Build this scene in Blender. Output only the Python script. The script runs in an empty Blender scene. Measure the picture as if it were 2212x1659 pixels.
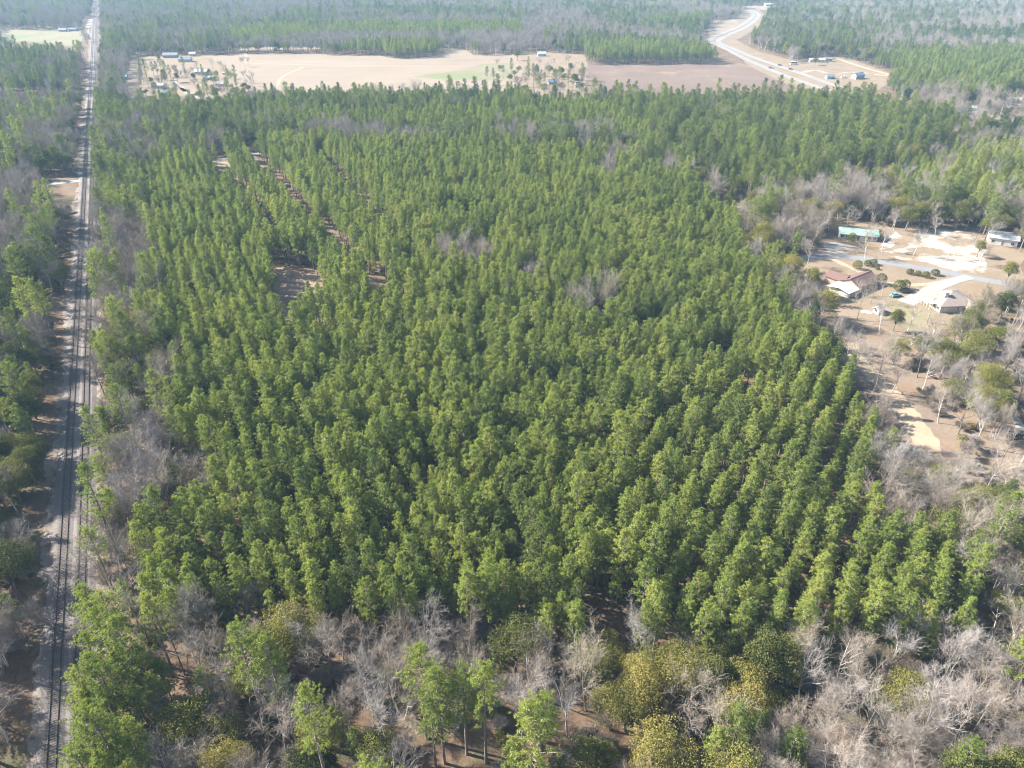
import bpy, bmesh, math, random
import numpy as np
from mathutils import Vector

R = math.radians
SC = bpy.context.scene
COL = SC.collection

# ------------------------------------------------------------------ camera, world, sun, exposure
CAM_H, PITCH, FOC = 122.0, R(31.7), 1533.7          # drone station 122 m above the ground, looking along +Y and down
cam_d = bpy.data.cameras.new("drone_camera")
cam_d.sensor_width = 36.0
cam_d.lens = FOC / 2212.0 * 36.0
cam_d.clip_start, cam_d.clip_end = 1.0, 12000.0
cam = bpy.data.objects.new("drone_camera", cam_d)
cam.location = (0, 0, CAM_H)
cam.rotation_euler = (R(90) - PITCH, 0, 0)
COL.objects.link(cam)
SC.camera = cam

SUN_EL = R(36.0)
SUN_DIR = Vector((-0.965, 0.262, 0)).normalized()     # towards the sun, on the ground
world = bpy.data.worlds.new("World")
SC.world = world
world.use_nodes = True
wn = world.node_tree.nodes
bg = wn["Background"]
sky = wn.new("ShaderNodeTexSky")
sky.sky_type = 'NISHITA'
sky.sun_disc = False
sky.sun_elevation = SUN_EL
sky.sun_rotation = math.atan2(SUN_DIR.x, SUN_DIR.y)
world.node_tree.links.new(sky.outputs[0], bg.inputs[0])
bg.inputs[1].default_value = 0.08

sun_d = bpy.data.lights.new("sun", 'SUN')
sun_d.energy = 5.0
sun_d.angle = R(0.53)
sun_d.color = (1.0, 0.95, 0.86)
sun = bpy.data.objects.new("sun", sun_d)
sv = Vector((SUN_DIR.x * math.cos(SUN_EL), SUN_DIR.y * math.cos(SUN_EL), math.sin(SUN_EL)))
sun.rotation_euler = sv.to_track_quat('Z', 'Y').to_euler()
sun.location = (-200, 60, 300)
COL.objects.link(sun)

SC.view_settings.view_transform = 'Standard'
SC.view_settings.look = 'None'
SC.view_settings.exposure = 1.95
SC.view_settings.gamma = 1.0
SC.view_settings.use_curve_mapping = False
cy = SC.cycles
cy.max_bounces = 5
cy.diffuse_bounces = 3
cy.glossy_bounces = 1
cy.transmission_bounces = 3
cy.volume_bounces = 0
cy.transparent_max_bounces = 4
cy.caustics_reflective = False
cy.caustics_refractive = False
cy.filter_width = 1.1
cy.use_denoising = True
cy.denoiser = 'OPENIMAGEDENOISE'
cy.denoising_input_passes = 'RGB_ALBEDO_NORMAL'

HAZE_DENSITY = 0.00012

# ------------------------------------------------------------------ survey helper: a sighting from the station -> ground metres
SP, CP = math.sin(PITCH), math.cos(PITCH)
def spot(u, v, h=0.0):
    a, b = u - 1106.0, -(v - 829.5)
    dx, dy, dz = a, FOC * CP + b * SP, -FOC * SP + b * CP
    t = (h - CAM_H) / dz
    return (dx * t, dy * t)
def sight(x, y, h):
    yc = y * SP + (h - CAM_H) * CP
    zc = y * CP - (h - CAM_H) * SP
    return 1106.0 + FOC * x / zc, 829.5 - FOC * yc / zc

rng = np.random.default_rng(7)
random.seed(7)

# ------------------------------------------------------------------ naming / tagging helpers
def tag(o, label=None, cat=None, group=None, kind=None):
    if label: o["label"] = label
    if cat: o["category"] = cat
    if group: o["group"] = group
    if kind: o["kind"] = kind
    return o
def link(o, parent=None):
    COL.objects.link(o)
    if parent is not None:
        o.parent = parent
    return o
def empty(name, loc, rz=0.0):
    o = bpy.data.objects.new(name, None)
    o.empty_display_size = 0.5
    o.location = loc
    o.rotation_euler = (0, 0, rz)
    return link(o)

# ------------------------------------------------------------------ mesh helpers
class MB:
    def __init__(s): s.v, s.f, s.m = [], [], []
    def add(s, verts, faces, mi=0):
        n = len(s.v)
        s.v.extend(tuple(map(float, q)) for q in verts)
        s.f.extend(tuple(i + n for i in q) for q in faces)
        s.m.extend([mi] * len(faces))
    def box(s, x0, x1, y0, y1, z0, z1, mi=0):
        s.add([(x0,y0,z0),(x1,y0,z0),(x1,y1,z0),(x0,y1,z0),(x0,y0,z1),(x1,y0,z1),(x1,y1,z1),(x0,y1,z1)],
              [(0,3,2,1),(4,5,6,7),(0,1,5,4),(1,2,6,5),(2,3,7,6),(3,0,4,7)], mi)
    def tube(s, pts, rad, sides=5, mi=0, cap=True):
        pts = [np.array(p, float) for p in pts]
        rings, k = [], len(pts)
        for i, p in enumerate(pts):
            d = pts[min(i+1, k-1)] - pts[max(i-1, 0)]
            d = d / (np.linalg.norm(d) + 1e-9)
            a = np.cross(d, (0.0, 0.0, 1.0) if abs(d[2]) < 0.9 else (1.0, 0.0, 0.0))
            a /= np.linalg.norm(a) + 1e-9
            b = np.cross(d, a)
            rings.append([p + (a * math.cos(2*math.pi*j/sides) + b * math.sin(2*math.pi*j/sides)) * rad[i] for j in range(sides)])
        vs = [q for r in rings for q in r]
        fs = []
        for i in range(k - 1):
            for j in range(sides):
                fs.append((i*sides+j, i*sides+(j+1) % sides, (i+1)*sides+(j+1) % sides, (i+1)*sides+j))
        if cap:
            fs.append(tuple(range((k-1)*sides, k*sides)))
        s.add(vs, fs, mi)
    def mesh(s, name, mats, smooth=False):
        me = bpy.data.meshes.new(name)
        me.from_pydata(s.v, [], s.f)
        for m in mats: me.materials.append(m)
        if len(mats) > 1:
            me.polygons.foreach_set("material_index", s.m)
        if smooth:
            me.polygons.foreach_set("use_smooth", [True] * len(s.f))
        me.update()
        return me
    def obj(s, name, mat, parent=None, smooth=False):
        o = bpy.data.objects.new(name, s.mesh(name, mat if isinstance(mat, list) else [mat], smooth))
        return link(o, parent)

def tri_mesh(name, V, F, mats, mi=None):
    V = np.asarray(V, np.float32); F = np.asarray(F, np.int32)
    me = bpy.data.meshes.new(name)
    me.vertices.add(len(V)); me.vertices.foreach_set("co", V.ravel())
    me.loops.add(F.size); me.loops.foreach_set("vertex_index", F.ravel())
    me.polygons.add(len(F))
    k = F.shape[1]
    me.polygons.foreach_set("loop_start", np.arange(0, F.size, k, dtype=np.int32))
    for m in mats: me.materials.append(m)
    if mi is not None: me.polygons.foreach_set("material_index", np.asarray(mi, np.int32))
    me.update(calc_edges=True)
    return me

# ------------------------------------------------------------------ materials
def new_mat(name):
    m = bpy.data.materials.new(name)
    m.use_nodes = True
    nt = m.node_tree
    b = nt.nodes["Principled BSDF"]
    return m, nt, b
def noise(nt, scale, detail=4.0, rough=0.6, coord="Object", vec=None):
    n = nt.nodes.new("ShaderNodeTexNoise")
    n.inputs["Scale"].default_value = scale
    n.inputs["Detail"].default_value = detail
    n.inputs["Roughness"].default_value = rough
    if vec is None:
        tc = nt.nodes.new("ShaderNodeTexCoord"); vec = tc.outputs[coord]
    nt.links.new(vec, n.inputs["Vector"])
    return n.outputs["Fac"]
def ramp(nt, fac, stops):
    r = nt.nodes.new("ShaderNodeValToRGB")
    el = r.color_ramp.elements
    while len(el) < len(stops): el.new(0.5)
    for e, (p, c) in zip(el, stops):
        e.position = p; e.color = (*c, 1)
    nt.links.new(fac, r.inputs[0])
    return r.outputs[0]
def mixc(nt, fac, a, b, mode='MIX'):
    n = nt.nodes.new("ShaderNodeMix"); n.data_type = 'RGBA'; n.blend_type = mode
    for sock, val in ((n.inputs[0], fac), (n.inputs[6], a), (n.inputs[7], b)):
        if isinstance(val, (int, float)): sock.default_value = val
        elif isinstance(val, tuple): sock.default_value = (*val, 1)
        else: nt.links.new(val, sock)
    return n.outputs[2]
def ground_mat(name, cols, s1=0.05, s2=0.6, rough=0.95, lo=0.3, hi=0.7, patch=None, pscale=0.03, plo=0.52, phi=0.62, bump=0.0, streak=None):
    """cols: dark..light stops driven by two octaves of noise; patch: a colour in irregular patches."""
    m, nt, b = new_mat(name)
    f1 = noise(nt, s1, 5, 0.65)
    if streak:
        tc = nt.nodes.new("ShaderNodeTexCoord"); mp = nt.nodes.new("ShaderNodeMapping")
        mp.inputs["Rotation"].default_value = (0, 0, streak); mp.inputs["Scale"].default_value = (0.06, 1.0, 1.0)
        nt.links.new(tc.outputs["Object"], mp.inputs["Vector"])
        f2 = noise(nt, s2, 6, 0.75, vec=mp.outputs[0])
    else:
        f2 = noise(nt, s2, 6, 0.75)
    mx = nt.nodes.new("ShaderNodeMath"); mx.operation = 'MULTIPLY_ADD'
    nt.links.new(f1, mx.inputs[0]); mx.inputs[1].default_value = 0.5
    half = nt.nodes.new("ShaderNodeMath"); half.operation = 'MULTIPLY'; half.inputs[1].default_value = 0.5
    nt.links.new(f2, half.inputs[0]); nt.links.new(half.outputs[0], mx.inputs[2])
    n = len(cols)
    c = ramp(nt, mx.outputs[0], [(lo + (hi - lo) * i / max(1, n - 1), q) for i, q in enumerate(cols)])
    if patch:
        f3 = noise(nt, pscale, 5, 0.7)
        r = ramp(nt, f3, [(plo, (0, 0, 0)), (phi, (1, 1, 1))])
        c = mixc(nt, r, c, patch)
    nt.links.new(c, b.inputs["Base Color"])
    b.inputs["Roughness"].default_value = rough
    b.inputs["Specular IOR Level"].default_value = 0.15
    if bump:
        bp = nt.nodes.new("ShaderNodeBump"); bp.inputs["Strength"].default_value = bump; bp.inputs["Distance"].default_value = 0.3
        nt.links.new(f2, bp.inputs["Height"]); nt.links.new(bp.outputs[0], b.inputs["Normal"])
    return m
def leaf_mat(name, dark, mid, light, trans=0.28, rough=0.5, spec=0.35):
    """foliage whose hue goes dark..light with the tree's own 'tint' property plus a little chance, and varies inside the crown."""
    m, nt, b = new_mat(name)
    at = nt.nodes.new("ShaderNodeAttribute"); at.attribute_type = 'INSTANCER'; at.attribute_name = "tint"
    oi = nt.nodes.new("ShaderNodeObjectInfo")
    ad = nt.nodes.new("ShaderNodeMath"); ad.operation = 'MULTIPLY_ADD'
    nt.links.new(oi.outputs["Random"], ad.inputs[0]); ad.inputs[1].default_value = 0.36
    nt.links.new(at.outputs["Fac"], ad.inputs[2])
    f = noise(nt, 0.9, 3, 0.7)
    a2 = nt.nodes.new("ShaderNodeMath"); a2.operation = 'MULTIPLY_ADD'
    nt.links.new(f, a2.inputs[0]); a2.inputs[1].default_value = 0.55
    sb = nt.nodes.new("ShaderNodeMath"); sb.operation = 'SUBTRACT'; sb.inputs[1].default_value = 0.45
    nt.links.new(ad.outputs[0], sb.inputs[0]); nt.links.new(sb.outputs[0], a2.inputs[2])
    c = ramp(nt, a2.outputs[0], [(0.0, dark), (0.45, mid), (1.0, light)])
    nt.links.new(c, b.inputs["Base Color"])
    b.inputs["Roughness"].default_value = rough
    b.inputs["Specular IOR Level"].default_value = spec
    tr = nt.nodes.new("ShaderNodeBsdfTranslucent")
    nt.links.new(mixc(nt, 1.0, c, (1.0, 1.0, 0.55), 'MULTIPLY'), tr.inputs[0])
    ms = nt.nodes.new("ShaderNodeMixShader"); ms.inputs[0].default_value = trans
    nt.links.new(b.outputs[0], ms.inputs[1]); nt.links.new(tr.outputs[0], ms.inputs[2])
    nt.links.new(ms.outputs[0], nt.nodes["Material Output"].inputs[0])
    return m
def bark_mat(name, a, b_, scale=2.0):
    m, nt, b = new_mat(name)
    oi = nt.nodes.new("ShaderNodeObjectInfo")
    f = noise(nt, scale, 4, 0.7)
    c = ramp(nt, f, [(0.3, a), (0.7, b_)])
    g = nt.nodes.new("ShaderNodeMapRange"); g.inputs[3].default_value = 0.78; g.inputs[4].default_value = 1.22
    nt.links.new(oi.outputs["Random"], g.inputs[0])
    h = nt.nodes.new("ShaderNodeHueSaturation"); nt.links.new(g.outputs[0], h.inputs["Value"]); nt.links.new(c, h.inputs["Color"])
    nt.links.new(h.outputs[0], b.inputs["Base Color"])
    b.inputs["Roughness"].default_value = 0.9
    b.inputs["Specular IOR Level"].default_value = 0.15
    return m
def twig_mat(name, cols):
    m, nt, b = new_mat(name)
    oi = nt.nodes.new("ShaderNodeObjectInfo")
    n = len(cols)
    c = ramp(nt, oi.outputs["Random"], [(i / (n - 1), q) for i, q in enumerate(cols)])
    nt.links.new(c, b.inputs["Base Color"])
    b.inputs["Roughness"].default_value = 0.85
    b.inputs["Specular IOR Level"].default_value = 0.2
    return m
def paint_mat(name, c, rough=0.5, var=0.12, scale=1.5, metal=0.0, spec=0.4):
    m, nt, b = new_mat(name)
    f = noise(nt, scale, 5, 0.7)
    d = tuple(max(0, q * (1 - var * 1.6)) for q in c); l = tuple(min(1, q * (1 + var)) for q in c)
    nt.links.new(ramp(nt, f, [(0.3, d), (0.7, l)]), b.inputs["Base Color"])
    b.inputs["Roughness"].default_value = rough
    b.inputs["Metallic"].default_value = metal
    b.inputs["Specular IOR Level"].default_value = spec
    return m

M = {}
M['floor'] = ground_mat("forest_floor", [(0.055,0.036,0.024),(0.106,0.069,0.045),(0.160,0.111,0.075),(0.195,0.153,0.106)], 0.06, 0.9, patch=(0.082,0.075,0.040), pscale=0.05, bump=0.6)
M['hay'] = ground_mat("hay_stubble", [(0.175,0.133,0.096),(0.214,0.168,0.125),(0.247,0.198,0.152)], 0.012, 0.10, patch=(0.214,0.188,0.110), pscale=0.009, plo=0.58, phi=0.74, streak=0.18)
M['fallow'] = ground_mat("fallow_soil", [(0.102,0.069,0.055),(0.140,0.099,0.078),(0.178,0.131,0.101)], 0.015, 0.2, patch=(0.211,0.150,0.096), pscale=0.010, plo=0.55, phi=0.65, streak=-0.35)
M['pasture'] = ground_mat("green_pasture", [(0.162,0.123,0.085),(0.200,0.160,0.111),(0.230,0.187,0.136)], 0.012, 0.10, patch=(0.140,0.157,0.072), pscale=0.016, plo=0.40, phi=0.60)
M['dry_grass'] = ground_mat("dry_lawn", [(0.140,0.104,0.068),(0.195,0.148,0.104),(0.244,0.192,0.140)], 0.05, 0.7, patch=(0.184,0.133,0.081), pscale=0.06)
M['lawn'] = ground_mat("winter_lawn", [(0.152,0.112,0.074),(0.212,0.160,0.112),(0.264,0.208,0.152)], 0.05, 0.7, patch=(0.188,0.170,0.100), pscale=0.07, plo=0.42, phi=0.58)
M['sand'] = ground_mat("bare_sand", [(0.144,0.103,0.067),(0.196,0.148,0.103),(0.241,0.189,0.138)], 0.05, 0.7, patch=(0.358,0.317,0.269), pscale=0.075, plo=0.44, phi=0.54)
M['dirt_road'] = ground_mat("sandy_track", [(0.246,0.180,0.119),(0.303,0.235,0.162),(0.347,0.282,0.206)], 0.1, 0.9)
M['litter'] = ground_mat("leaf_litter", [(0.115,0.084,0.062),(0.18,0.138,0.104),(0.245,0.195,0.15)], 0.06, 0.9, patch=(0.19,0.13,0.085), pscale=0.07, bump=0.4)
M['straw'] = ground_mat("pine_straw_clearing", [(0.162,0.104,0.068),(0.230,0.166,0.119),(0.297,0.234,0.178)], 0.08, 0.9)
M['asphalt'] = ground_mat("worn_asphalt", [(0.144,0.144,0.148),(0.180,0.180,0.182),(0.216,0.212,0.209)], 0.1, 1.2)
M['concrete'] = ground_mat("concrete", [(0.211,0.199,0.181),(0.257,0.246,0.228),(0.292,0.280,0.263)], 0.12, 1.5)
M['highway'] = ground_mat("highway_paving", [(0.184,0.170,0.155),(0.219,0.207,0.193),(0.248,0.234,0.219)], 0.03, 0.3)
M['gravel'] = ground_mat("trackside_gravel", [(0.148,0.116,0.094),(0.221,0.184,0.155),(0.295,0.254,0.221)], 0.08, 1.4, patch=(0.093,0.068,0.048), pscale=0.16, plo=0.46, phi=0.60, bump=0.5)
M['ballast'] = ground_mat("ballast", [(0.095,0.082,0.075),(0.16,0.138,0.126),(0.235,0.208,0.192)], 0.1, 2.2, bump=0.8)
M['rail'] = paint_mat("rusty_rail", (0.028,0.024,0.026), 0.6, 0.3, 0.8, 0.0)
M['sleeper'] = paint_mat("weathered_timber", (0.10,0.077,0.064), 0.9, 0.35, 0.6)
M['pine'] = leaf_mat("pine_needles", (0.068,0.108,0.030), (0.25,0.305,0.066), (0.43,0.43,0.11), 0.44, 0.42, 0.5)
M['oak'] = leaf_mat("oak_leaves", (0.045,0.062,0.022), (0.175,0.178,0.048), (0.31,0.25,0.075), 0.36, 0.6, 0.12)
M['pine_bark'] = bark_mat("pine_bark", (0.13,0.095,0.075), (0.27,0.22,0.19))
M['pale_bark'] = bark_mat("pale_bark", (0.38,0.34,0.31), (0.60,0.56,0.52))
M['oak_bark'] = bark_mat("oak_bark", (0.12,0.10,0.085), (0.25,0.215,0.185))
M['twig'] = twig_mat("bare_twigs", [(0.195,0.16,0.13),(0.285,0.235,0.195),(0.245,0.22,0.205),(0.315,0.265,0.215),(0.205,0.168,0.115),(0.32,0.29,0.27),(0.18,0.145,0.115)])
M['white_wall'] = paint_mat("white_siding", (0.50,0.48,0.45), 0.6, 0.06, 0.8)
M['brick_wall'] = paint_mat("tan_brick", (0.32,0.235,0.185), 0.85, 0.15, 2.0)
M['grey_wall'] = paint_mat("grey_siding", (0.32,0.325,0.325), 0.7, 0.08, 0.8)
M['red_roof'] = paint_mat("red_shingles", (0.135,0.078,0.066), 0.85, 0.18, 1.6)
M['brown_roof'] = paint_mat("brown_shingles", (0.22,0.178,0.158), 0.9, 0.12, 1.6)
M['green_roof'] = paint_mat("green_metal_roof", (0.225,0.30,0.255), 0.5, 0.15, 0.4)
M['white_roof'] = paint_mat("white_metal_roof", (0.42,0.405,0.385), 0.5, 0.06, 0.5)
M['grey_roof'] = paint_mat("grey_roof", (0.165,0.178,0.195), 0.6, 0.12, 0.6)
M['blue_roof'] = paint_mat("blue_metal_roof", (0.105,0.148,0.205), 0.5, 0.12, 0.6)
M['dark_roof'] = paint_mat("dark_roof", (0.07,0.075,0.09), 0.6, 0.12, 0.6)
M['teal_roof'] = paint_mat("turquoise_roof", (0.13,0.37,0.39), 0.5, 0.10, 0.6)
M['pale_roof'] = paint_mat("pale_teal_roof", (0.34,0.41,0.40), 0.5, 0.08, 0.6)
M['glass'] = paint_mat("window_glass", (0.03,0.035,0.045), 0.08, 0.05, 1.0, 0.0, 0.8)
M['trim'] = paint_mat("white_trim", (0.55,0.54,0.51), 0.5, 0.04)
M['door'] = paint_mat("door_paint", (0.20,0.12,0.08), 0.5, 0.1)
M['tyre'] = paint_mat("tyre_rubber", (0.02,0.02,0.02), 0.8, 0.1)
M['steel'] = paint_mat("bare_steel", (0.45,0.45,0.46), 0.35, 0.1, 2.0, 0.7)
M['lamp'] = paint_mat("lamp_lens", (0.7,0.7,0.68), 0.15, 0.05)
M['tail'] = paint_mat("tail_lens", (0.35,0.02,0.02), 0.2, 0.05)
M['pole'] = paint_mat("pole_timber", (0.30,0.25,0.21), 0.9, 0.2, 1.0)
M['tarp'] = paint_mat("white_tarp", (0.55,0.55,0.56), 0.6, 0.1, 0.7)
for k, c in (('car_teal',(0.20,0.42,0.44)),('car_black',(0.018,0.02,0.024)),('car_white',(0.75,0.75,0.74)),('car_grey',(0.09,0.095,0.10)),('car_red',(0.22,0.03,0.025))):
    M[k] = paint_mat(k + "_paint", c, 0.22, 0.04, 0.5, 0.0, 0.6)

# ------------------------------------------------------------------ ground and land
g = MB()
g.add([(-2900,-320,0),(2900,-320,0),(2900,3500,0),(-2900,3500,0)], [(0,1,2,3)])
tag(g.obj("ground", M['floor']), kind="structure")

def outline(uv, jit=0.5, step=None, h=0.0):
    """corner sightings -> ground polygon with an uneven edge"""
    P = [np.array(spot(u, v, h)) for u, v in uv]
    out = []
    for i, a in enumerate(P):
        b = P[(i + 1) % len(P)]
        L = np.linalg.norm(b - a)
        st = step or max(1.5, L / 14)
        n = max(1, int(L / st))
        for k in range(n):
            t = k / n
            q = a + (b - a) * t
            j = min(jit * 6, 0.10 * L) * (0.35 + 0.65 * math.sin(math.pi * t))
            out.append(q + rng.uniform(-1, 1, 2) * j * (0.4 if k == 0 else 1.0) * 0.5)
    return out
def sheet(name, uv, mat, z, jit=0.5, step=None):
    pts = outline(uv, jit, step)
    bm = bmesh.new()
    vs = [bm.verts.new((p[0], p[1], z)) for p in pts]
    f = bm.faces.new(vs)
    bmesh.ops.triangulate(bm, faces=[f])
    bmesh.ops.recalc_face_normals(bm, faces=bm.faces)
    for f in bm.faces:
        if f.normal.z < 0: f.normal_flip()
    me = bpy.data.meshes.new(name); bm.to_mesh(me); bm.free()
    me.materials.append(mat)
    return tag(link(bpy.data.objects.new(name, me)), kind="structure")
def smooth_line(uv, n=10, pts=None):
    P = [np.array(p) for p in pts] if pts else [np.array(spot(*q)) for q in uv]
    P = [2 * P[0] - P[1]] + P + [2 * P[-1] - P[-2]]
    out = []
    for i in range(1, len(P) - 2):
        p0, p1, p2, p3 = P[i-1:i+3]
        for k in range(n):
            t = k / n
            out.append(0.5 * ((2*p1) + (p2-p0)*t + (2*p0-5*p1+4*p2-p3)*t*t + (3*p1-p0-3*p2+p3)*t**3))
    out.append(P[-2])
    return out
LINES = []                      # (polyline, clear half-width) kept free of trees
def ribbon(name, uv, width, mat, z, clear=None, jit=0.0, n=10, kind="structure"):
    L = smooth_line(uv, n)
    mb = MB(); vs = []
    for i, p in enumerate(L):
        d = L[min(i+1, len(L)-1)] - L[max(i-1, 0)]
        d = d / np.linalg.norm(d); nrm = np.array((-d[1], d[0]))
        w = width[0] + (width[1]-width[0]) * i / (len(L)-1) if isinstance(width, tuple) else width
        a = p + nrm * (w/2 + rng.uniform(-jit, jit)); b = p - nrm * (w/2 + rng.uniform(-jit, jit))
        vs += [(*a, z), (*b, z)]
    mb.add(vs, [(2*i, 2*i+1, 2*i+3, 2*i+2) for i in range(len(L)-1)])
    o = mb.obj(name, mat)
    if clear: LINES.append((np.array(L), clear))
    return tag(o, kind=kind) if kind else o

# fields far away
sheet("hay_field", [(430,150),(440,119),(560,118),(700,117),(815,119),(850,126),(935,123),(955,112),(985,104),(1012,110),(1022,119),(1120,117),(1135,150),(1110,206),(500,210),(505,160)], M['hay'], 0.02)
sheet("farmyard_ground", [(282,132),(330,120),(437,119),(500,150),(512,210),(270,214),(275,170)], M['dry_grass'], 0.03)
sheet("pasture", [(1008,150),(1040,138),(1112,136),(1120,168),(1050,173),(960,172),(890,166)], M['pasture'], 0.04)
sheet("fallow_field", [(1268,139),(1400,138),(1600,137),(1632,146),(1700,168),(1790,200),(1270,214),(1255,170)], M['fallow'], 0.02)
sheet("roadside_ground", [(1112,117),(1160,112),(1262,118),(1270,140),(1262,212),(1112,206),(1128,160)], M['dry_grass'], 0.03)
sheet("field_strip", [(490,100),(600,98),(690,101),(690,106),(560,107),(490,110)], M['hay'], 0.02)
sheet("north_pasture", [(0,63),(80,62),(186,66),(176,88),(158,101),(90,92),(0,88)], M['pasture'], 0.02)
sheet("homestead_field", [(210,74),(285,76),(285,86),(215,86)], M['hay'], 0.02)
sheet("highway_verge", [(1512,86),(1530,74),(1545,50),(1590,42),(1602,30),(1598,20),(1640,22),(1660,40),(1640,60),(1590,86),(1640,112),(1720,132),(1860,190),(1800,206),(1700,182),(1620,144),(1590,118)], M['dry_grass'], 0.025)
sheet("highway_field", [(1528,58),(1540,44),(1588,42),(1600,52),(1560,72),(1535,82)], M['hay'], 0.03)
sheet("crest_field", [(1590,13),(1660,11),(1760,8),(1700,16),(1650,22),(1600,22)], M['hay'], 0.02)
sheet("homestead_ground", [(1690,140),(1730,128),(1800,121),(1850,132),(1928,160),(1925,178),(1895,196),(1780,196),(1740,160)], M['dry_grass'], 0.035)
sheet("sandy_clearing", [(2056,240),(2086,219),(2115,219),(2112,245),(2160,252),(2214,262),(2214,274),(2140,264),(2080,252)], M['sand'], 0.03)
sheet("cottage_clearing", [(2150,216),(2214,206),(2214,232),(2160,228)], M['sand'], 0.03)
sheet("sunny_clearing", [(1540,436),(1585,436),(1660,452),(1680,464),(1600,462),(1555,458)], M['lawn'], 0.03)
sheet("green_clearing", [(0,182),(28,180),(34,192),(0,197)], M['pasture'], 0.03)
# clearings inside the stand
sheet("straw_clearing", [(585,572),(640,584),(700,600),(706,640),(650,690),(612,742),(598,680),(590,620)], M['straw'], 0.03)
sheet("small_clearing", [(780,598),(838,616),(850,648),(800,636)], M['straw'], 0.03)
sheet("roadside_clearing", [(440,352),(500,340),(540,338),(560,360),(500,395),(470,372)], M['straw'], 0.03)
ribbon("stand_lane", [(535,330),(575,385),(625,440),(665,490),(718,535),(760,590),(830,635)], 7.5, M['litter'], 0.02, clear=5.6, jit=0.8)
ribbon("brushy_lane", [(690,355),(740,410),(790,470),(830,510),(880,545)], 5.0, M['floor'], 0.02, clear=4.6, jit=0.8)
ribbon("narrow_lane", [(475,375),(520,420),(560,470),(600,540)], 4.0, M['floor'], 0.02, clear=3.6, jit=0.8)
# yards on the right
sheet("yard_ground", [(1690,590),(1740,560),(1775,520),(1780,488),(1850,484),(1960,470),(2110,486),(2214,500),(2214,640),(2120,650),(2080,680),(2030,730),(1930,720),(1815,700),(1800,660),(1740,640)], M['dry_grass'], 0.03)
sheet("open_litter_ground", [(1815,700),(1930,720),(2040,728),(2214,680),(2214,1300),(2120,1230),(2060,1120),(1985,1000),(1900,900),(1850,800),(1820,740)], M['litter'], 0.02)
sheet("back_lawn", [(1905,652),(1960,650),(2020,668),(2022,700),(1975,722),(1925,690)], M['lawn'], 0.04)
sheet("sand_patch", [(1985,498),(2050,494),(2110,512),(2135,548),(2128,592),(2060,586),(2000,566),(1940,560),(1900,545),(1960,535)], M['sand'], 0.045, jit=1.1)
sheet("sand_strip", [(1775,528),(1800,520),(1860,536),(1900,545),(1860,548),(1790,548)], M['sand'], 0.045, jit=0.8)
sheet("sand_apron", [(1905,520),(1935,500),(1950,512),(1925,535),(1900,540)], M['sand'], 0.045, jit=0.8)
ribbon("street", [(1660,580),(1720,562),(1780,553),(1840,556),(1905,566),(1990,580),(2060,592),(2130,606),(2230,620)], 6.0, M['asphalt'], 0.08, clear=6.0)
ribbon("driveway", [(1955,655),(1985,640),(2020,622),(2060,607),(2095,598)], (7.0,4.6), M['concrete'], 0.10, clear=3.0, jit=0.2)
ribbon("sandy_driveway", [(1800,560),(1835,577),(1865,590),(1900,606),(1945,615),(2000,614),(2050,606)], 3.0, M['dirt_road'], 0.06, clear=2.5, jit=0.4)
ribbon("dirt_road", [(1832,740),(1850,770),(1888,812),(1925,850),(1958,890),(1990,940),(2010,990)], (5.0,8.0), M['dirt_road'], 0.06, clear=6.5, jit=0.7)
ribbon("curved_driveway", [(2150,893),(2172,895),(2190,902),(2201,916),(2206,934)], 2.6, M['concrete'], 0.06, clear=3.0)
ribbon("crossing_road", [(-60,415),(60,405),(130,395),(200,387),(300,368),(400,352),(470,346),(560,330)], 6.0, M['concrete'], 0.09, clear=5.0, jit=0.2)
# highway: two carriageways and the farm roads
ribbon("highway_lane", [(1611,23),(1627,33),(1600,55),(1555,74),(1533,87),(1566,104),(1612,128),(1690,161),(1766,188),(1860,222),(1960,260)], 8.5, M['highway'], 0.08, clear=18.0, n=14)
ribbon("highway_lane", [(1618,21),(1639,33),(1615,56),(1572,76),(1552,90),(1582,104),(1628,124),(1728,158),(1796,182),(1890,214),(1990,248)], 8.5, M['highway'], 0.08, clear=14.0, n=14)
ribbon("farm_road", [(1728,158),(1760,152),(1800,160),(1850,156),(1930,166)], 5.0, M['sand'], 0.06, clear=6.0)
ribbon("farm_road", [(1798,122),(1830,134),(1870,147),(1930,164)], 6.0, M['dirt_road'], 0.06, clear=6.0)
ribbon("farm_lane", [(300,205),(345,196),(385,190),(405,200),(430,214)], 5.0, M['sand'], 0.06, clear=5.0)
ribbon("farm_lane", [(372,172),(385,184),(402,198)], 5.0, M['sand'], 0.06, clear=5.0)
ribbon("field_track", [(530,116),(534,126),(536,136),(660,140),(800,142),(1010,143)], 3.0, M['dirt_road'], 0.06, clear=3.0)
ribbon("field_track", [(597,188),(612,165),(655,145)], 3.0, M['dirt_road'], 0.06, clear=3.0)
ribbon("trackside_road", [(183,82),(188,62),(193,50),(196,42)], 8.0, M['sand'], 0.06, clear=10.0)

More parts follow.
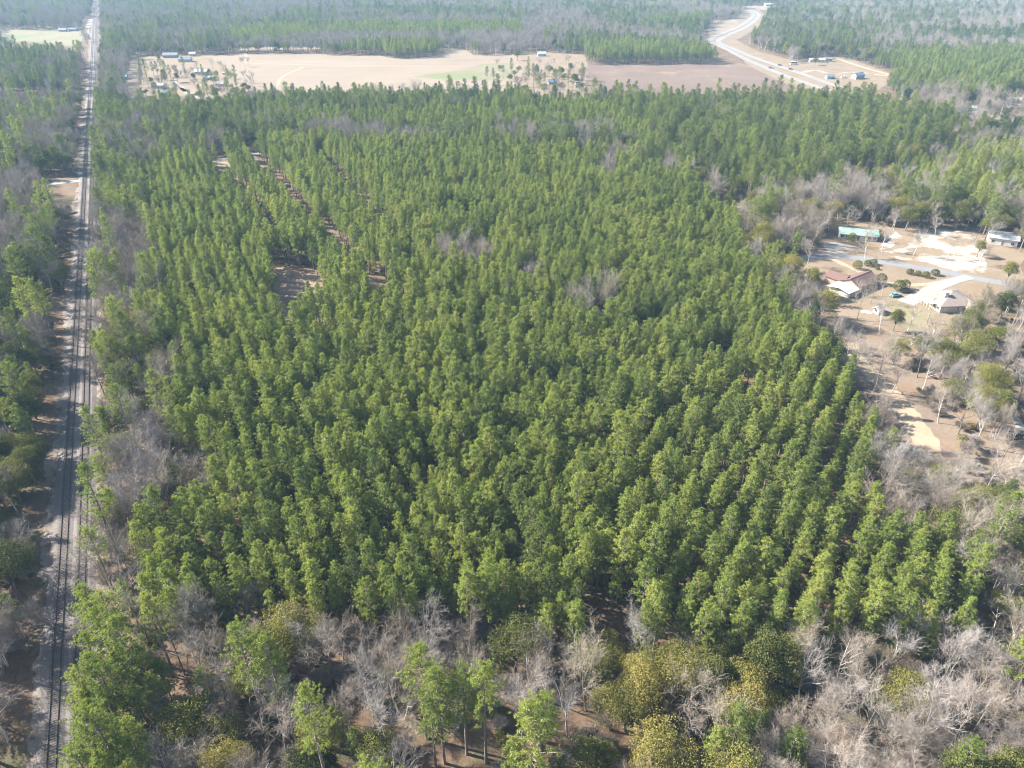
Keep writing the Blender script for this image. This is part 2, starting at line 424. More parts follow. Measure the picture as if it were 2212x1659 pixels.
# ------------------------------------------------------------------ railway (dead straight, two tracks)
RD = np.array((-0.4444, 0.8958)); RD /= np.linalg.norm(RD)
RN = np.array((RD[1], -RD[0]))                       # to the right of the line
R0 = np.array((-78.4, 70.1))
def rail_pt(s, off): return R0 + RD * s + RN * off
def strip(mb, s0, s1, prof, n=1):
    vs = []
    for k in range(n + 1):
        s = s0 + (s1 - s0) * k / n
        for off, z in prof:
            p = rail_pt(s, off); vs.append((p[0], p[1], z))
    m = len(prof)
    mb.add(vs, [(k*m+j, k*m+j+1, (k+1)*m+j+1, (k+1)*m+j) for k in range(n) for j in range(m - 1)])
mb = MB(); vs = []
for q in range(2200):                                  # ragged edges
    s_ = -130 + q * 1.45
    wob = 0.9 * math.sin(s_ * 0.05) + 0.5 * math.sin(s_ * 0.17 + 1)
    for off in (6.6 + wob * 0.5 + random.uniform(-0.5, 0.5), -6.2 + wob + random.uniform(-0.7, 0.7)):
        p = rail_pt(s_, off); vs.append((p[0], p[1], 0.05))
mb.add(vs, [(2*q, 2*q+1, 2*q+3, 2*q+2) for q in range(2199)])
tag(mb.obj("trackside_gravel", M['gravel']), kind="structure")
mb = MB(); strip(mb, -130, 3100, [(5.2,0.06),(4.0,0.42),(0.9,0.42),(0.3,0.30),(-0.3,0.42),(-3.3,0.42),(-4.5,0.06)], 40)
tag(mb.obj("ballast_bed", M['ballast']), kind="structure")
rz = math.atan2(-RD[0], RD[1])
for off, lab in ((-1.62, "left-hand railway track of dark rails beside the sandy service road"), (2.38, "right-hand railway track of dark rails beside the tree line")):
    t = empty("railway_track", (*rail_pt(0, off), 0.42), rz)
    tag(t, lab, "railway track", "parallel railway tracks")
    mb = MB()
    for s in np.arange(-110, 700, 0.56):
        j = random.uniform(-0.06, 0.06)
        mb.box(-1.22 + j, 1.22 + j, s - 0.115, s + 0.115, -0.08, 0.045 + random.uniform(0, 0.02))
    tag(mb.obj("sleeper_bed", M['sleeper'], t), kind="stuff")
    for sx in (-0.72, 0.72):
        mb = MB()
        for s0, s1 in ((-110, 700), (700, 3000)):
            mb.box(sx - 0.075, sx + 0.075, s0, s1, 0.05, 0.08)
            mb.box(sx - 0.03, sx + 0.03, s0, s1, 0.08, 0.19)
            mb.box(sx - 0.07, sx + 0.07, s0, s1, 0.19, 0.25)
        mb.obj("rail", M['rail'], t)

# ------------------------------------------------------------------ tree models
def unit(n):
    v = rng.normal(size=(n, 3)); return v / np.linalg.norm(v, axis=1, keepdims=True)
def nrm(v): return v / (np.linalg.norm(v, axis=-1, keepdims=True) + 1e-9)

def blades(C, A, O, nb, l0, l1, w, spread=1.0):
    """nb needle blades round every centre C, leaning along axis A"""
    n = len(C)
    c = np.repeat(C, nb, 0); a = np.repeat(A, nb, 0); o = np.repeat(O, nb, 0)
    d = nrm(a * 0.55 + unit(n * nb) * spread)
    p = nrm(np.cross(d, o + unit(n * nb) * 0.75))
    L = rng.uniform(l0, l1, (n * nb, 1)); W = rng.uniform(0.7, 1.3, (n * nb, 1)) * w
    b = c + d * L * 0.12
    V = np.stack([b - p * W / 2, b + p * W / 2, c + d * L], 1).reshape(-1, 3)
    F = np.arange(len(V)).reshape(-1, 3)
    return V, F
def pine_model(seed, H, zb, Rr, open_=0.0, dens=1.0, bl=22, young=False, e1=1.6, e2=0.66):
    """-> (trunk MB, crown verts, crown faces)"""
    global rng
    rng = np.random.default_rng(seed); rr = random.Random(seed)
    tr = MB()
    lean = rng.normal(0, 0.012 * H, 2) * 0.6
    axis = lambda z: np.array((lean[0] * (z / H) ** 2, lean[1] * (z / H) ** 2, z))
    zs = [-0.3, 0.5, H * 0.25, H * 0.5, H * 0.75, H * 0.97]
    r0 = 0.011 * H + 0.02
    tr.tube([axis(z) for z in zs], [r0 * 1.35, r0, r0 * 0.85, r0 * 0.65, r0 * 0.38, 0.03], 6)
    C, A = [], []
    z = zb
    phase = rr.random() * 6.28
    side = rng.normal(0, 1, 2); side /= np.linalg.norm(side)
    while z < H - 0.3:
        t = (z - zb) / (H - zb)
        prof = max(0.0, 1 - t ** e1) ** e2 * (0.60 + 0.40 * min(1, t * 3.5))
        nb = rr.choice((3, 4, 4, 5)) if not young else 5
        phase += rr.uniform(0.5, 1.4)
        for k in range(nb):
            if rr.random() < open_: continue
            az = phase + 6.283 * k / nb + rr.uniform(-0.35, 0.35)
            dirh = np.array((math.cos(az), math.sin(az)))
            L = Rr * prof * rr.uniform(0.62, 1.12) * (1 + 0.18 * float(dirh @ side)) + 0.25
            el = R(4 + 46 * t + rr.uniform(-10, 12))
            d = np.array((dirh[0] * math.cos(el), dirh[1] * math.cos(el), math.sin(el)))
            base = axis(z)
            bend = np.array((0, 0, 0.10 * L))
            tip = base + d * L + bend
            mid = base + d * L * 0.5
            if L > 0.9:
                tr.tube([base, mid, tip], [0.022 + 0.012 * L, 0.02 + 0.006 * L, 0.008], 3, cap=False)
            nt_ = max(2, int((1.5 + 3.0 * L) * dens))
            for q in range(nt_):
                s = 0.38 + 0.62 * (q + rr.random()) / nt_
                lat = unit(1)[0] * (0.16 + 0.34 * s * min(1, L / 2))
                p = base + d * L * s + bend * s * s + lat * np.array((1, 1, 0.6))
                C.append(p); A.append(nrm(d * 0.7 + np.array((0, 0, 0.75))))
        z += (0.50 if not young else 0.42) * rr.uniform(0.8, 1.25)
    for q in range(5):
        C.append(axis(H) + rng.normal(0, 0.14, 3) - (0, 0, 0.1)); A.append(np.array((0, 0, 1.0)))
    C = np.array(C); O = C.copy(); O[:, 2] = 0.0
    O = nrm(nrm(O) + np.array((0, 0, 0.45)))
    V, F = blades(C, np.array(A), O, bl, 0.24, 0.46, 0.085 if not young else 0.085)
    return tr, V, F

def grow(seed, H, spread, kind):
    """bare crown: limbs as tubes in wood, twigs as thin ribbons. -> (wood MB, twig verts, twig quads, tips)"""
    rr = random.Random(seed); nr = np.random.default_rng(seed)
    wood = MB(); tv = []; tips = []
    def path(p, d, L, n, up, wig):
        pts = [p]
        for i in range(n):
            d = nrm(d + nr.normal(0, wig, 3) + np.array((0, 0, up)))
            p = p + d * L / n
            pts.append(p)
        return pts, d
    def twig(p, d, L, w):
        q1 = p + d * L * 0.55 + nr.normal(0, 0.05 * L, 3)
        q2 = q1 + nrm(d + nr.normal(0, 0.25, 3)) * L * 0.45
        s = nrm(np.cross(d, nr.normal(size=3))) * w
        tv.extend([p - s, p + s, q1 + s * 0.8, q1 - s * 0.8, q1 - s * 0.8, q1 + s * 0.8, q2 + s * 0.35, q2 - s * 0.35])
    def branch(p, d, L, r, lvl):
        n = 4 if lvl == 0 else 3
        pts, dl = path(p, d, L, n, 0.07 if lvl else 0.02, 0.10 if lvl == 0 else 0.16)
        if lvl < 2:
            wood.tube(pts, [r * (1 - 0.62 * i / n) for i in range(n + 1)], 6 if lvl == 0 else 4, cap=False)
        else:
            sd = nrm(np.cross(dl, nr.normal(size=3)))
            for i in range(n):
                a_, b_ = 0.020 * (1 - 0.25 * i), 0.020 * (1 - 0.25 * (i + 1))
                tv.extend([pts[i] - sd * a_, pts[i] + sd * a_, pts[i+1] + sd * b_, pts[i+1] - sd * b_])
        tips.append(pts[-1])
        if lvl == 2:
            m = 12
            for k in range(m):
                s = 0.15 + 0.85 * (k + rr.random()) / m
                i = min(n - 1, int(s * n)); q = pts[i] + (pts[i+1] - pts[i]) * (s * n - i)
                dd = nrm(dl + nr.normal(0, 0.55, 3) + np.array((0, 0, 0.25)))
                L2 = rr.uniform(0.7, 1.5) * (0.55 + 0.045 * H)
                twig(q, dd, L2, 0.0125)
                for _ in range(3):
                    q2 = q + dd * L2 * rr.uniform(0.3, 0.8)
                    twig(q2, nrm(dd + nr.normal(0, 0.5, 3)), L2 * 0.62, 0.010)
            return
        m = (7 if kind != 'slim' else 8) if lvl == 0 else 6
        for k in range(m):
            lo = 0.42 if lvl == 0 else 0.22
            s = lo + (1 - lo) * (k + rr.random()) / m
            i = min(n - 1, int(s * n)); q = pts[i] + (pts[i+1] - pts[i]) * (s * n - i)
            az = rr.random() * 6.283
            side = nrm(np.cross(dl, (math.cos(az), math.sin(az), 0.3)))
            open_ = (0.85 if kind == 'wide' else 0.62 if kind == 'vase' else 0.42) * spread
            dd = nrm(dl * (1 - 0.25 * (lvl == 0)) + side * open_ * rr.uniform(0.7, 1.3) + np.array((0, 0, 0.12)))
            f = 0.58 if lvl == 0 else 0.50
            branch(q, dd, L * f * rr.uniform(0.7, 1.15) * (1.15 - 0.45 * s * (lvl == 0)), r * (1 - 0.6 * s) * 0.52 + 0.010, lvl + 1)
    stems = 1 if kind != 'multi' else 3
    for k in range(stems):
        d0 = nrm(np.array((nr.normal(0, 0.06 if stems == 1 else 0.28), nr.normal(0, 0.06 if stems == 1 else 0.28), 1.0)))
        branch(np.array((0.0, 0.0, -0.3)), d0, H * 0.66, (0.009 * H + 0.04) * (1 if stems == 1 else 0.7), 0)
    V = np.array(tv); F = np.arange(len(V)).reshape(-1, 4)
    return wood, V, F, tips

def leaves(P, N, size, flat=0.6):
    """one diamond leaf spray at each P facing roughly N"""
    n = len(P)
    nn = nrm(N * flat + unit(n) * (1 - flat) * 1.4)
    t = nrm(np.cross(nn, unit(n))); b = np.cross(nn, t)
    s = rng.uniform(0.6, 1.35, (n, 1)) * size
    V = np.stack([P - t * s, P + b * s * 0.62 + nn * s * 0.15, P + t * s, P - b * s * 0.62 - nn * s * 0.1], 1).reshape(-1, 3)
    return V, np.arange(len(V)).reshape(-1, 4)
def broad_model(seed, H, W, nl=20, nleaf=2600, size=0.24, low=0.25):
    """rounded evergreen broadleaf: limbs + leaf sprays on many uneven lobes"""
    global rng
    rng = np.random.default_rng(seed); rr = random.Random(seed)
    tr = MB(); P, N = [], []
    r0 = 0.018 * H + 0.04
    fork = H * 0.32
    tr.tube([(0,0,-0.3),(0.02*H,0,fork*0.5),(0.01*H,0.02*H,fork)], [r0*1.4, r0, r0*0.85], 6)
    cz = H * (low + (1 - low) * 0.5); hz = H * (1 - low) * 0.5
    lob = []
    for k in range(nl):
        d = unit(1)[0]; d[2] = abs(d[2]) * 1.2 - 0.45
        d = nrm(d)
        f = rr.uniform(0.45, 0.80)
        c = np.array((d[0] * W * 0.5 * f, d[1] * W * 0.5 * f, cz + d[2] * hz * f * 1.05))
        r = rr.uniform(0.17, 0.30) * W * (1.0 if H < 9 else 0.92)
        lob.append((c, r))
        if k % 2 == 0 and H > 4:
            a = np.array((0.01*H, 0.02*H, fork)); m = a + (c - a) * 0.5 + np.array((0, 0, 0.04*H))
            tr.tube([a, m, c], [r0 * 0.5, r0 * 0.3, 0.03], 4, cap=False)
    tot = sum(r * r for _, r in lob)
    for c, r in lob:
        n = int(nleaf * r * r / tot)
        d = unit(n)
        d[:, 2] = np.where(d[:, 2] < -0.35, -d[:, 2] * 0.6, d[:, 2]); d = nrm(d)
        bump = 1 + 0.22 * np.sin(d[:, 0] * 5 + c[0]) * np.sin(d[:, 1] * 6 + c[1]) * np.cos(d[:, 2] * 5)
        rad = r * bump * rng.uniform(0.72, 1.06, n)
        P.append(c + d * rad[:, None] * np.array((1, 1, 0.88))); N.append(d)
    V, F = leaves(np.concatenate(P), np.concatenate(N), size)
    return tr, V, F

def ball_model(seed, W, Hh, nleaf=1500, size=0.11):
    global rng
    rng = np.random.default_rng(seed)
    tr = MB(); tr.tube([(0,0,-0.2),(0,0,Hh*0.5)], [0.1,0.05], 5)
    d = unit(nleaf); d[:, 2] = np.where(d[:, 2] < -0.7, -d[:, 2], d[:, 2])
    b = 1 + 0.07 * np.sin(d[:, 0] * 6 + seed) * np.sin(d[:, 1] * 7) + 0.05 * np.sin(d[:, 2] * 9 + d[:, 0] * 5)
    P = d * (b * rng.uniform(0.86, 1.03, nleaf))[:, None] * np.array((W / 2, W / 2, Hh / 2)) + np.array((0, 0, Hh * 0.47))
    V, F = leaves(P, d, size, 0.7)
    return tr, V, F
PROTO = {}     # kind -> list of (trunk mesh, crown mesh, joined mesh)
def register(kind, i, wood, V, F, crown_mat, bark, nm):
    wm = wood.mesh(nm + "_trunk", [bark], smooth=True)
    cm = tri_mesh(nm + "_crown", V, F, [crown_mat])
    # joined copy for the distant mass
    nv = len(V)
    allv = [tuple(p) for p in np.asarray(V, float)] + wood.v
    allf = [tuple(int(a) for a in f) for f in F] + [tuple(a + nv for a in f) for f in wood.f]
    jm = bpy.data.meshes.new(nm + "_whole")
    jm.from_pydata(allv, [], allf)
    jm.materials.append(crown_mat); jm.materials.append(bark)
    jm.polygons.foreach_set("material_index", [0] * len(F) + [1] * len(wood.f))
    jm.update()
    po = bpy.data.objects.new(nm + "_model", jm)
    PROTO.setdefault(kind, []).append((wm, cm, po))

for i in range(9):                               # plantation pines
    H = (15.5, 16.5, 14.5, 17.2, 16.0, 16.2, 15.0, 17.8, 15.6)[i]
    register('pine', i, *pine_model(100 + i, H, H * (0.34 + 0.03 * (i % 4)), 2.3 + 0.20 * (i % 4), 0.12), M['pine'], M['pine_bark'], "plantation_pine")
for i in range(6):                               # mature pines with open crowns
    H = (21.0, 23.5, 19.5, 25.0, 22.0, 20.0)[i]
    register('tall', i, *pine_model(200 + i, H, H * (0.46 + 0.03 * (i % 3)), 3.3 + 0.4 * (i % 3), 0.26, 0.9, e1=2.3, e2=0.6), M['pine'], M['pine_bark'], "mature_pine")
for i in range(4):                               # young pines
    H = (7.5, 9.0, 8.2, 6.6)[i]
    register('young', i, *pine_model(300 + i, H, H * 0.10, 1.75 + 0.12 * i, 0.05, 1.0, 10, True), M['pine'], M['pine_bark'], "young_pine")
for i, (H, k, sp) in enumerate([(15,'vase',1.0),(17,'wide',0.9),(13,'wide',1.1),(18,'slim',1.0),(14,'multi',1.0),(11,'multi',1.2),(16,'vase',1.15),(19,'slim',1.1)]):
    w, V, F, _ = grow(400 + i, H, sp, k)
    register('bare', i, w, V, F, M['twig'], M['pale_bark'] if i % 2 == 0 else M['oak_bark'], "bare_tree")
for i in range(6):
    H = (11, 13, 9.5, 14, 12, 10)[i]
    register('oak', i, *broad_model(500 + i, H, (8.5, 9.5, 7.5, 9.0, 7.0, 8.5)[i], 26, 8500, 0.135), M['oak'], M['oak_bark'], "evergreen_tree")
for i in range(4):
    register('shrub', i, *broad_model(600 + i, (2.2, 2.8, 1.7, 3.2)[i], (2.6, 3.0, 2.4, 3.2)[i], 9, 700, 0.15, 0.05), M['oak'], M['oak_bark'], "leafy_shrub")
for i in range(4):
    register('ball', i, *ball_model(650 + i, (3.0, 3.2, 2.8, 3.4)[i], (2.4, 2.5, 2.2, 3.2)[i]), M['oak'], M['oak_bark'], "round_shrub")
for i in range(4):
    w, V, F, _ = grow(700 + i, (3.6, 4.6, 3.0, 5.4)[i], 1.3, 'multi')
    register('brush', i, w, V, F, M['twig'], M['oak_bark'], "bare_brush")
rng = np.random.default_rng(11)

# ------------------------------------------------------------------ where each kind of wood grows
ZONES = [   # (kind of wood, corner sightings at canopy height), later entries win
 ('K', [(205,205),(540,195),(600,235),(650,290),(540,325),(470,335),(330,345),(310,390),(205,480)]),
 ('W', [(0,95),(175,112),(190,135),(183,190),(0,190)]),
 ('O', [(0,190),(183,185),(165,330),(0,335)]),
 ('B', [(0,335),(165,325),(150,480),(120,520),(0,500)]),
 ('L', [(0,500),(150,470),(140,700),(110,1000),(90,1300),(70,1659),(0,1659)]),
 ('R', [(200,480),(310,385),(330,560),(370,750),(390,960),(300,1180),(280,1330),(370,1395),(190,1480),(160,1659),(90,1659)]),
 # far country
 ('P', [(490,52),(737,41),(1127,38),(1127,60),(737,62),(640,72),(500,70)]),
 ('B', [(500,72),(740,63),(1130,61),(1190,75),(1040,84),(737,80),(500,95)]),
 ('P', [(737,80),(940,77),(1040,86),(1035,110),(985,101),(930,116),(817,114),(737,115)]),
 ('W', [(490,95),(737,84),(737,115),(560,116),(490,108)]),
 ('B', [(817,97),(870,94),(937,99),(940,122),(850,124),(812,117)]),
 ('B', [(1020,96),(1060,84),(1190,90),(1200,116),(1100,118),(1030,116)]),
 ('P', [(1200,82),(1400,78),(1475,80),(1560,92),(1612,122),(1612,136),(1240,136),(1200,118)]),
 ('P', [(1400,28),(1530,24),(1530,36),(1400,40)]),
 ('P', [(1825,130),(1860,110),(2000,97),(2212,92),(2212,186),(2130,178),(1960,172),(1935,158)]),
 ('W', [(1960,60),(2212,50),(2212,92),(2000,97)]),
 ('B', [(1935,172),(2130,178),(2212,190),(2212,212),(2120,218),(1980,206),(1920,196)]),
 ('B', [(1600,92),(1660,82),(1760,100),(1800,120),(1730,126),(1650,112)]),
 # main stand
 ('P', [(340,330),(480,315),(560,300),(620,268),(640,235),(560,205),(530,190),(800,186),(1150,186),(1330,196),(1460,196),(1900,198),(2050,232),(2090,262),(2000,300),(1850,345),(1760,385),(1640,398),(1500,345),(1530,420),(1600,490),(1595,560),(1680,622),(1705,690),(1765,765),(1820,845),(1872,925),(1882,1005),(1862,1100),(1875,1160),(2040,1178),(2110,1280),(2060,1400),(1990,1418),(1700,1398),(1400,1388),(1180,1398),(1150,1368),(950,1358),(740,1358),(520,1328),(370,1380),(285,1325),(295,1180),(390,1060),(395,960),(385,850),(372,750),(345,650),(330,560),(318,470)]),
 ('Q', [(1240,1400),(1300,1180),(1380,980),(1480,850),(1640,780),(1765,765),(1872,925),(1862,1100),(2040,1178),(2110,1280),(2060,1400),(1700,1398)]),
 ('T', [(1310,200),(1460,196),(1900,198),(2050,232),(2090,262),(2000,300),(1850,345),(1760,385),(1640,398),(1500,345),(1440,300),(1380,262)]),
 ('U', [(380,215),(530,190),(1150,186),(1320,200),(1000,230),(640,230),(600,240)]),
 ('J', [(620,252),(720,240),(900,262),(1040,255),(1300,250),(1440,315),(1480,385),(1420,345),(1320,318),(1150,300),(1000,285),(850,290),(700,280),(640,285)]),
 ('B', [(690,248),(780,246),(850,262),(830,285),(760,280),(700,275)]),
 ('B', [(915,532),(960,520),(1045,522),(1075,545),(1040,575),(950,565)]),
 ('B', [(1120,572),(1160,560),(1190,610),(1150,630)]),
 ('B', [(1215,640),(1260,620),(1330,655),(1310,690),(1250,695)]),
 ('B', [(1290,330),(1330,320),(1345,360),(1310,385)]),
 ('B', [(250,1000),(330,975),(480,1000),(470,1060),(420,1110),(300,1150),(240,1150)]),
 ('B', [(225,840),(300,760),(385,860),(380,920),(330,960),(250,920)]),
 ('B', [(240,480),(320,470),(330,560),(300,640),(260,600)]),
 ('Y', [(1850,352),(1960,318),(2080,290),(2212,275),(2212,425),(2140,432),(2060,402),(1980,378),(1880,368)]),
 ('D', [(1470,340),(1640,402),(1760,388),(1850,362),(1980,382),(2110,432),(2212,432),(2212,490),(2100,478),(1960,462),(1860,480),(1780,486),(1760,535),(1700,580),(1680,618),(1600,560),(1600,490),(1530,425)]),
 ('E', [(1620,500),(1700,505),(1755,540),(1690,590),(1650,570),(1600,540)]),
 ('S', [(1690,600),(1760,536),(1785,486),(1960,465),(2110,480),(2212,500),(2212,640),(2110,640),(2040,720),(1930,730),(1815,715),(1790,650)]),
 ('C', [(1730,640),(1800,690),(1920,715),(2030,720),(2110,640),(2212,620),(2212,1100),(2140,1080),(2030,980),(1880,930),(1830,820),(1770,740)]),
 ('D', [(1870,930),(2000,1000),(2140,1090),(2212,1110),(2212,1659),(2030,1659),(1990,1430),(2070,1400),(2110,1285),(2040,1175),(1875,1155),(1890,1010)]),
 ('N', [(1830,760),(1900,800),(2000,930),(2040,990),(1960,970),(1900,900)]),
 # strip along the bottom
 ('F', [(340,1400),(520,1335),(740,1366),(950,1366),(1150,1378),(1180,1405),(1270,1400),(1260,1659),(160,1659),(190,1490)]),
 ('E', [(1260,1400),(1400,1392),(1700,1402),(1720,1480),(1640,1560),(1500,1659),(1250,1659)]),
 ('D', [(1720,1430),(2000,1425),(2040,1659),(1500,1659),(1640,1560)]),
 ('V', [(185,1400),(230,1370),(330,1380),(330,1500),(370,1600),(330,1659),(150,1659)]),
 # open ground
 ('N', [(285,122),(440,119),(560,119),(815,120),(850,127),(935,124),(955,113),(985,105),(1012,111),(1022,120),(1120,118),(1160,112),(1262,118),(1268,140),(1600,138),(1640,150),(1790,196),(1500,190),(1150,178),(530,182),(500,198),(380,205),(270,200)]),
 ('G', [(283,126),(372,122),(440,124),(548,138),(545,160),(500,192),(300,196),(278,170)]),
 ('G', [(1060,128),(1112,118),(1262,120),(1272,150),(1262,198),(1125,190),(1110,150)]),
 ('G', [(1740,128),(1800,124),(1850,138),(1830,150),(1770,150)]),
 ('N', [(0,64),(186,67),(176,88),(158,100),(90,92),(0,88)]), ('N', [(490,101),(690,101),(690,106),(560,108),(490,110)]),
 ('N', [(1690,142),(1730,130),(1800,121),(1850,132),(1930,160),(1925,176),(1895,192),(1780,192)]),
 ('N', [(1512,86),(1530,60),(1545,44),(1590,40),(1602,20),(1640,20),(1655,40),(1635,60),(1590,84),(1640,108),(1700,128),(1740,160),(1800,195),(1700,180),(1620,142),(1590,116)]),
 ('N', [(1590,13),(1660,11),(1760,8),(1700,16),(1640,22)]),
 ('N', [(2062,242),(2086,222),(2113,222),(2112,246),(2160,252),(2212,262),(2212,270),(2140,260)]),
 ('N', [(2150,216),(2212,208),(2212,230),(2160,227)]),
 ('N', [(1540,430),(1585,432),(1665,450),(1600,458),(1555,455)]),
 ('N', [(585,565),(640,580),(706,600),(700,650),(650,690),(625,745),(600,680),(588,620)]),
 ('N', [(785,600),(838,612),(850,640),(800,632)]),
 ('N', [(435,352),(480,340),(500,352),(480,372),(455,362)]),
 ('N', [(85,382),(205,376),(215,394),(150,420),(90,424)]),
 ('N', [(905,1548),(1075,1548),(1075,1657),(905,1657)]),
 ('N', [(1700,595),(1765,545),(1790,478),(1860,474),(1930,500),(1990,496),(2110,498),(2120,600),(2085,625),(2085,690),(2040,720),(1930,715),(1820,700),(1795,645)]),
 ('N', [(2135,500),(2195,500),(2195,535),(2135,540)]),
]
# share of pine, tall pine, young pine, bare, evergreen, brush, shrub ; spacing in m
MIX = {
 'M': (.20,.06,0,.58,.16,0,0, 6.4), 'K': (.28,.18,0,.42,.10,.02,0, 5.0), 'J': (.22,.12,0,.58,.08,0,0, 5.0), 'W': (.50,.10,0,.26,.14,0,0, 5.4), 'O': (.22,.12,.04,.40,.20,.02,0, 5.2),
 'B': (.03,.01,0,.84,.08,.04,0, 4.6), 'L': (.14,.20,0,.44,.18,.04,0, 5.0), 'R': (.15,.11,0,.54,.10,.10,0, 5.0),
 'P': (1,0,0,0,0,0,0, 3.9), 'Q': (1,0,0,0,0,0,0, 4.2), 'T': (.60,.36,0,.03,.01,0,0, 4.8), 'U': (.86,.05,0,.06,.03,0,0, 4.6), 'Y': (.10,0,.88,.02,0,0,0, 3.0),
 'D': (.05,.05,0,.53,.25,.07,.05, 5.2), 'E': (.03,.01,0,.24,.66,.03,.03, 5.2), 'S': (0,0,0,0,0,0,0, 9), 'C': (0,0,0,.64,.16,.14,.06, 6.6),
 'F': (.08,.05,0,.46,.24,.09,.08, 4.9), 'V': (.45,.40,0,.10,0,.05,0, 4.4), 'N': (0,0,0,0,0,0,0, 9), 'G': (.06,.14,0,.48,.32,0,0, 12),
}
KINDS = ['pine','tall','young','bare','oak','brush','shrub']
def inside(px, py, poly):
    r = np.zeros(len(px), bool)
    n = len(poly)
    for i in range(n):
        x0, y0 = poly[i]; x1, y1 = poly[(i + 1) % n]
        if y0 == y1: continue
        c = ((y0 > py) != (y1 > py)) & (px < (x1 - x0) * (py - y0) / (y1 - y0) + x0)
        r ^= c
    return r
def zone_of(x, y, h=None):
    hh = 5.0 + 13.0 * np.clip((y - 130) / 420, 0, 1) if h is None else h
    u, v = sight(x, y, hh)
    u = np.clip(u, 1, 2210); v = np.clip(v, 2, 1656)
    u0, v0 = sight(x, y, 0.0)
    um, vm = sight(x, y, 8.0)
    z = np.full(len(x), 'M')
    for k, poly in ZONES:
        z[inside(u, v, poly)] = k
        if k == 'N':                      # open ground stays open from foot to crown
            z[inside(u0, v0, poly)] = k
            z[inside(um, vm, poly)] = k
    return z
def in_view(x, y, m_near=14, m=0.10):
    u, v = sight(x, y, 8.0)
    return (v > -60) & (u > -180 - 300 * m) & (u < 2392 + 300 * m) & (v < 1900) & (y > 45)
NT = {}
def value_noise(x, y, s, seed):
    if seed not in NT: NT[seed] = np.random.default_rng(seed).random((256, 256))
    T = NT[seed]
    a, b = x / s, y / s
    i, j = np.floor(a).astype(int), np.floor(b).astype(int); fa, fb = a - i, b - j
    fa, fb = fa * fa * (3 - 2 * fa), fb * fb * (3 - 2 * fb)
    g_ = lambda p, q: T[p % 256, q % 256]
    return (g_(i, j) * (1 - fa) + g_(i + 1, j) * fa) * (1 - fb) + (g_(i, j + 1) * (1 - fa) + g_(i + 1, j + 1) * fa) * fb
def line_dist(x, y, L):
    d = np.full(len(x), 1e9)
    for a, b in zip(L[:-1], L[1:]):
        ab = b - a; t = np.clip(((x - a[0]) * ab[0] + (y - a[1]) * ab[1]) / (ab @ ab), 0, 1)
        d = np.minimum(d, np.hypot(x - a[0] - ab[0] * t, y - a[1] - ab[1] * t))
    return d
def clear_mask(x, y, pad=0.0):
    off = (x - R0[0]) * RN[0] + (y - R0[1]) * RN[1]
    far = np.clip((y - 560) / 500, 0, 1)
    ok = (off < -7.0 - 1.5 * (np.sin(y * 0.11) > 0.2)) | (off > 7.4 + 6 * far)
    gap_ = (off > -17) & (off < -7) & (value_noise(x, y, 13.0, 77) > 0.66)      # sunny breaks in the wood left of the line
    ok &= ~gap_
    for L, w in LINES:
        lo = L.min(0) - w; hi = L.max(0) + w
        near = (x > lo[0]) & (x < hi[0]) & (y > lo[1]) & (y < hi[1])
        if near.any():
            idx = np.where(near)[0]
            ok[idx[line_dist(x[idx], y[idx], L) < w + pad]] = False
    return ok
def lattice(sx, sy, ang, y0, y1, jit):
    """jittered rows over the visible ground between two distances"""
    W = 0.86 * y1 + 90
    d = math.hypot(W, y1 - y0)
    n1, n2 = int(d * 2 / sx), int(d * 2 / sy)
    a, b = np.meshgrid((np.arange(n1) - n1 / 2) * sx, (np.arange(n2) - n2 / 2) * sy, indexing='ij')
    a = a + rng.normal(0, jit * sx, a.shape); b = b + rng.uniform(-0.5, 0.5, b.shape) * sy * 0.8
    c, s = math.cos(ang), math.sin(ang)
    x = (a * c - b * s).ravel(); y = (a * s + b * c).ravel() + (y0 + y1) / 2
    k = (y >= y0) & (y < y1); x, y = x[k], y[k]
    k = in_view(x, y); return x[k], y[k]

TREES = {k: [] for k in KINDS}          # kind -> rows (x, y, rz, scale, zone)
RAIL_ANG = math.atan2(-RD[0], RD[1])
def scatter(x, y, z, grow_=1.0):
    shares = np.array([MIX[k][:7] for k in z])
    # evergreens and leafless trees gather in patches
    sc_ = np.where(y < 720, 26.0, 75.0)
    nz = 0.65 * value_noise(x, y, 30.0, 31) + 0.35 * value_noise(x, y, 11.0, 32)
    nf = 0.7 * value_noise(x, y, 95.0, 33) + 0.3 * value_noise(x * 0.4, y, 40.0, 34)
    w = np.clip((np.where(y < 720, nz, nf) - 0.5) * 5.0, -1, 1)
    tot = shares.sum(1)
    shares = shares * np.where(np.array([k in 'MKJLRODFEBCW' for k in z])[:, None], np.stack([np.exp(1.1*w), np.exp(1.1*w), np.exp(1.1*w), np.exp(-1.1*w), np.exp(0.5*w), np.exp(-0.6*w), np.exp(0*w)], 1), 1.0)
    shares = shares / np.maximum(shares.sum(1), 1e-6)[:, None] * tot[:, None]
    cum = shares.cumsum(1)
    r = rng.random(len(x))
    pick = (r[:, None] > cum).sum(1)
    # clustering: bare trees and pines gather
    for i, k in enumerate(KINDS):
        s = np.where((pick == i) & (shares.sum(1) > 0))[0]
        for j in s:
            TREES[k].append((x[j], y[j], rng.uniform(0, 6.283), grow_ * float(np.clip(rng.normal(0.98, 0.13), 0.62, 1.2)), z[j]))
done = set()
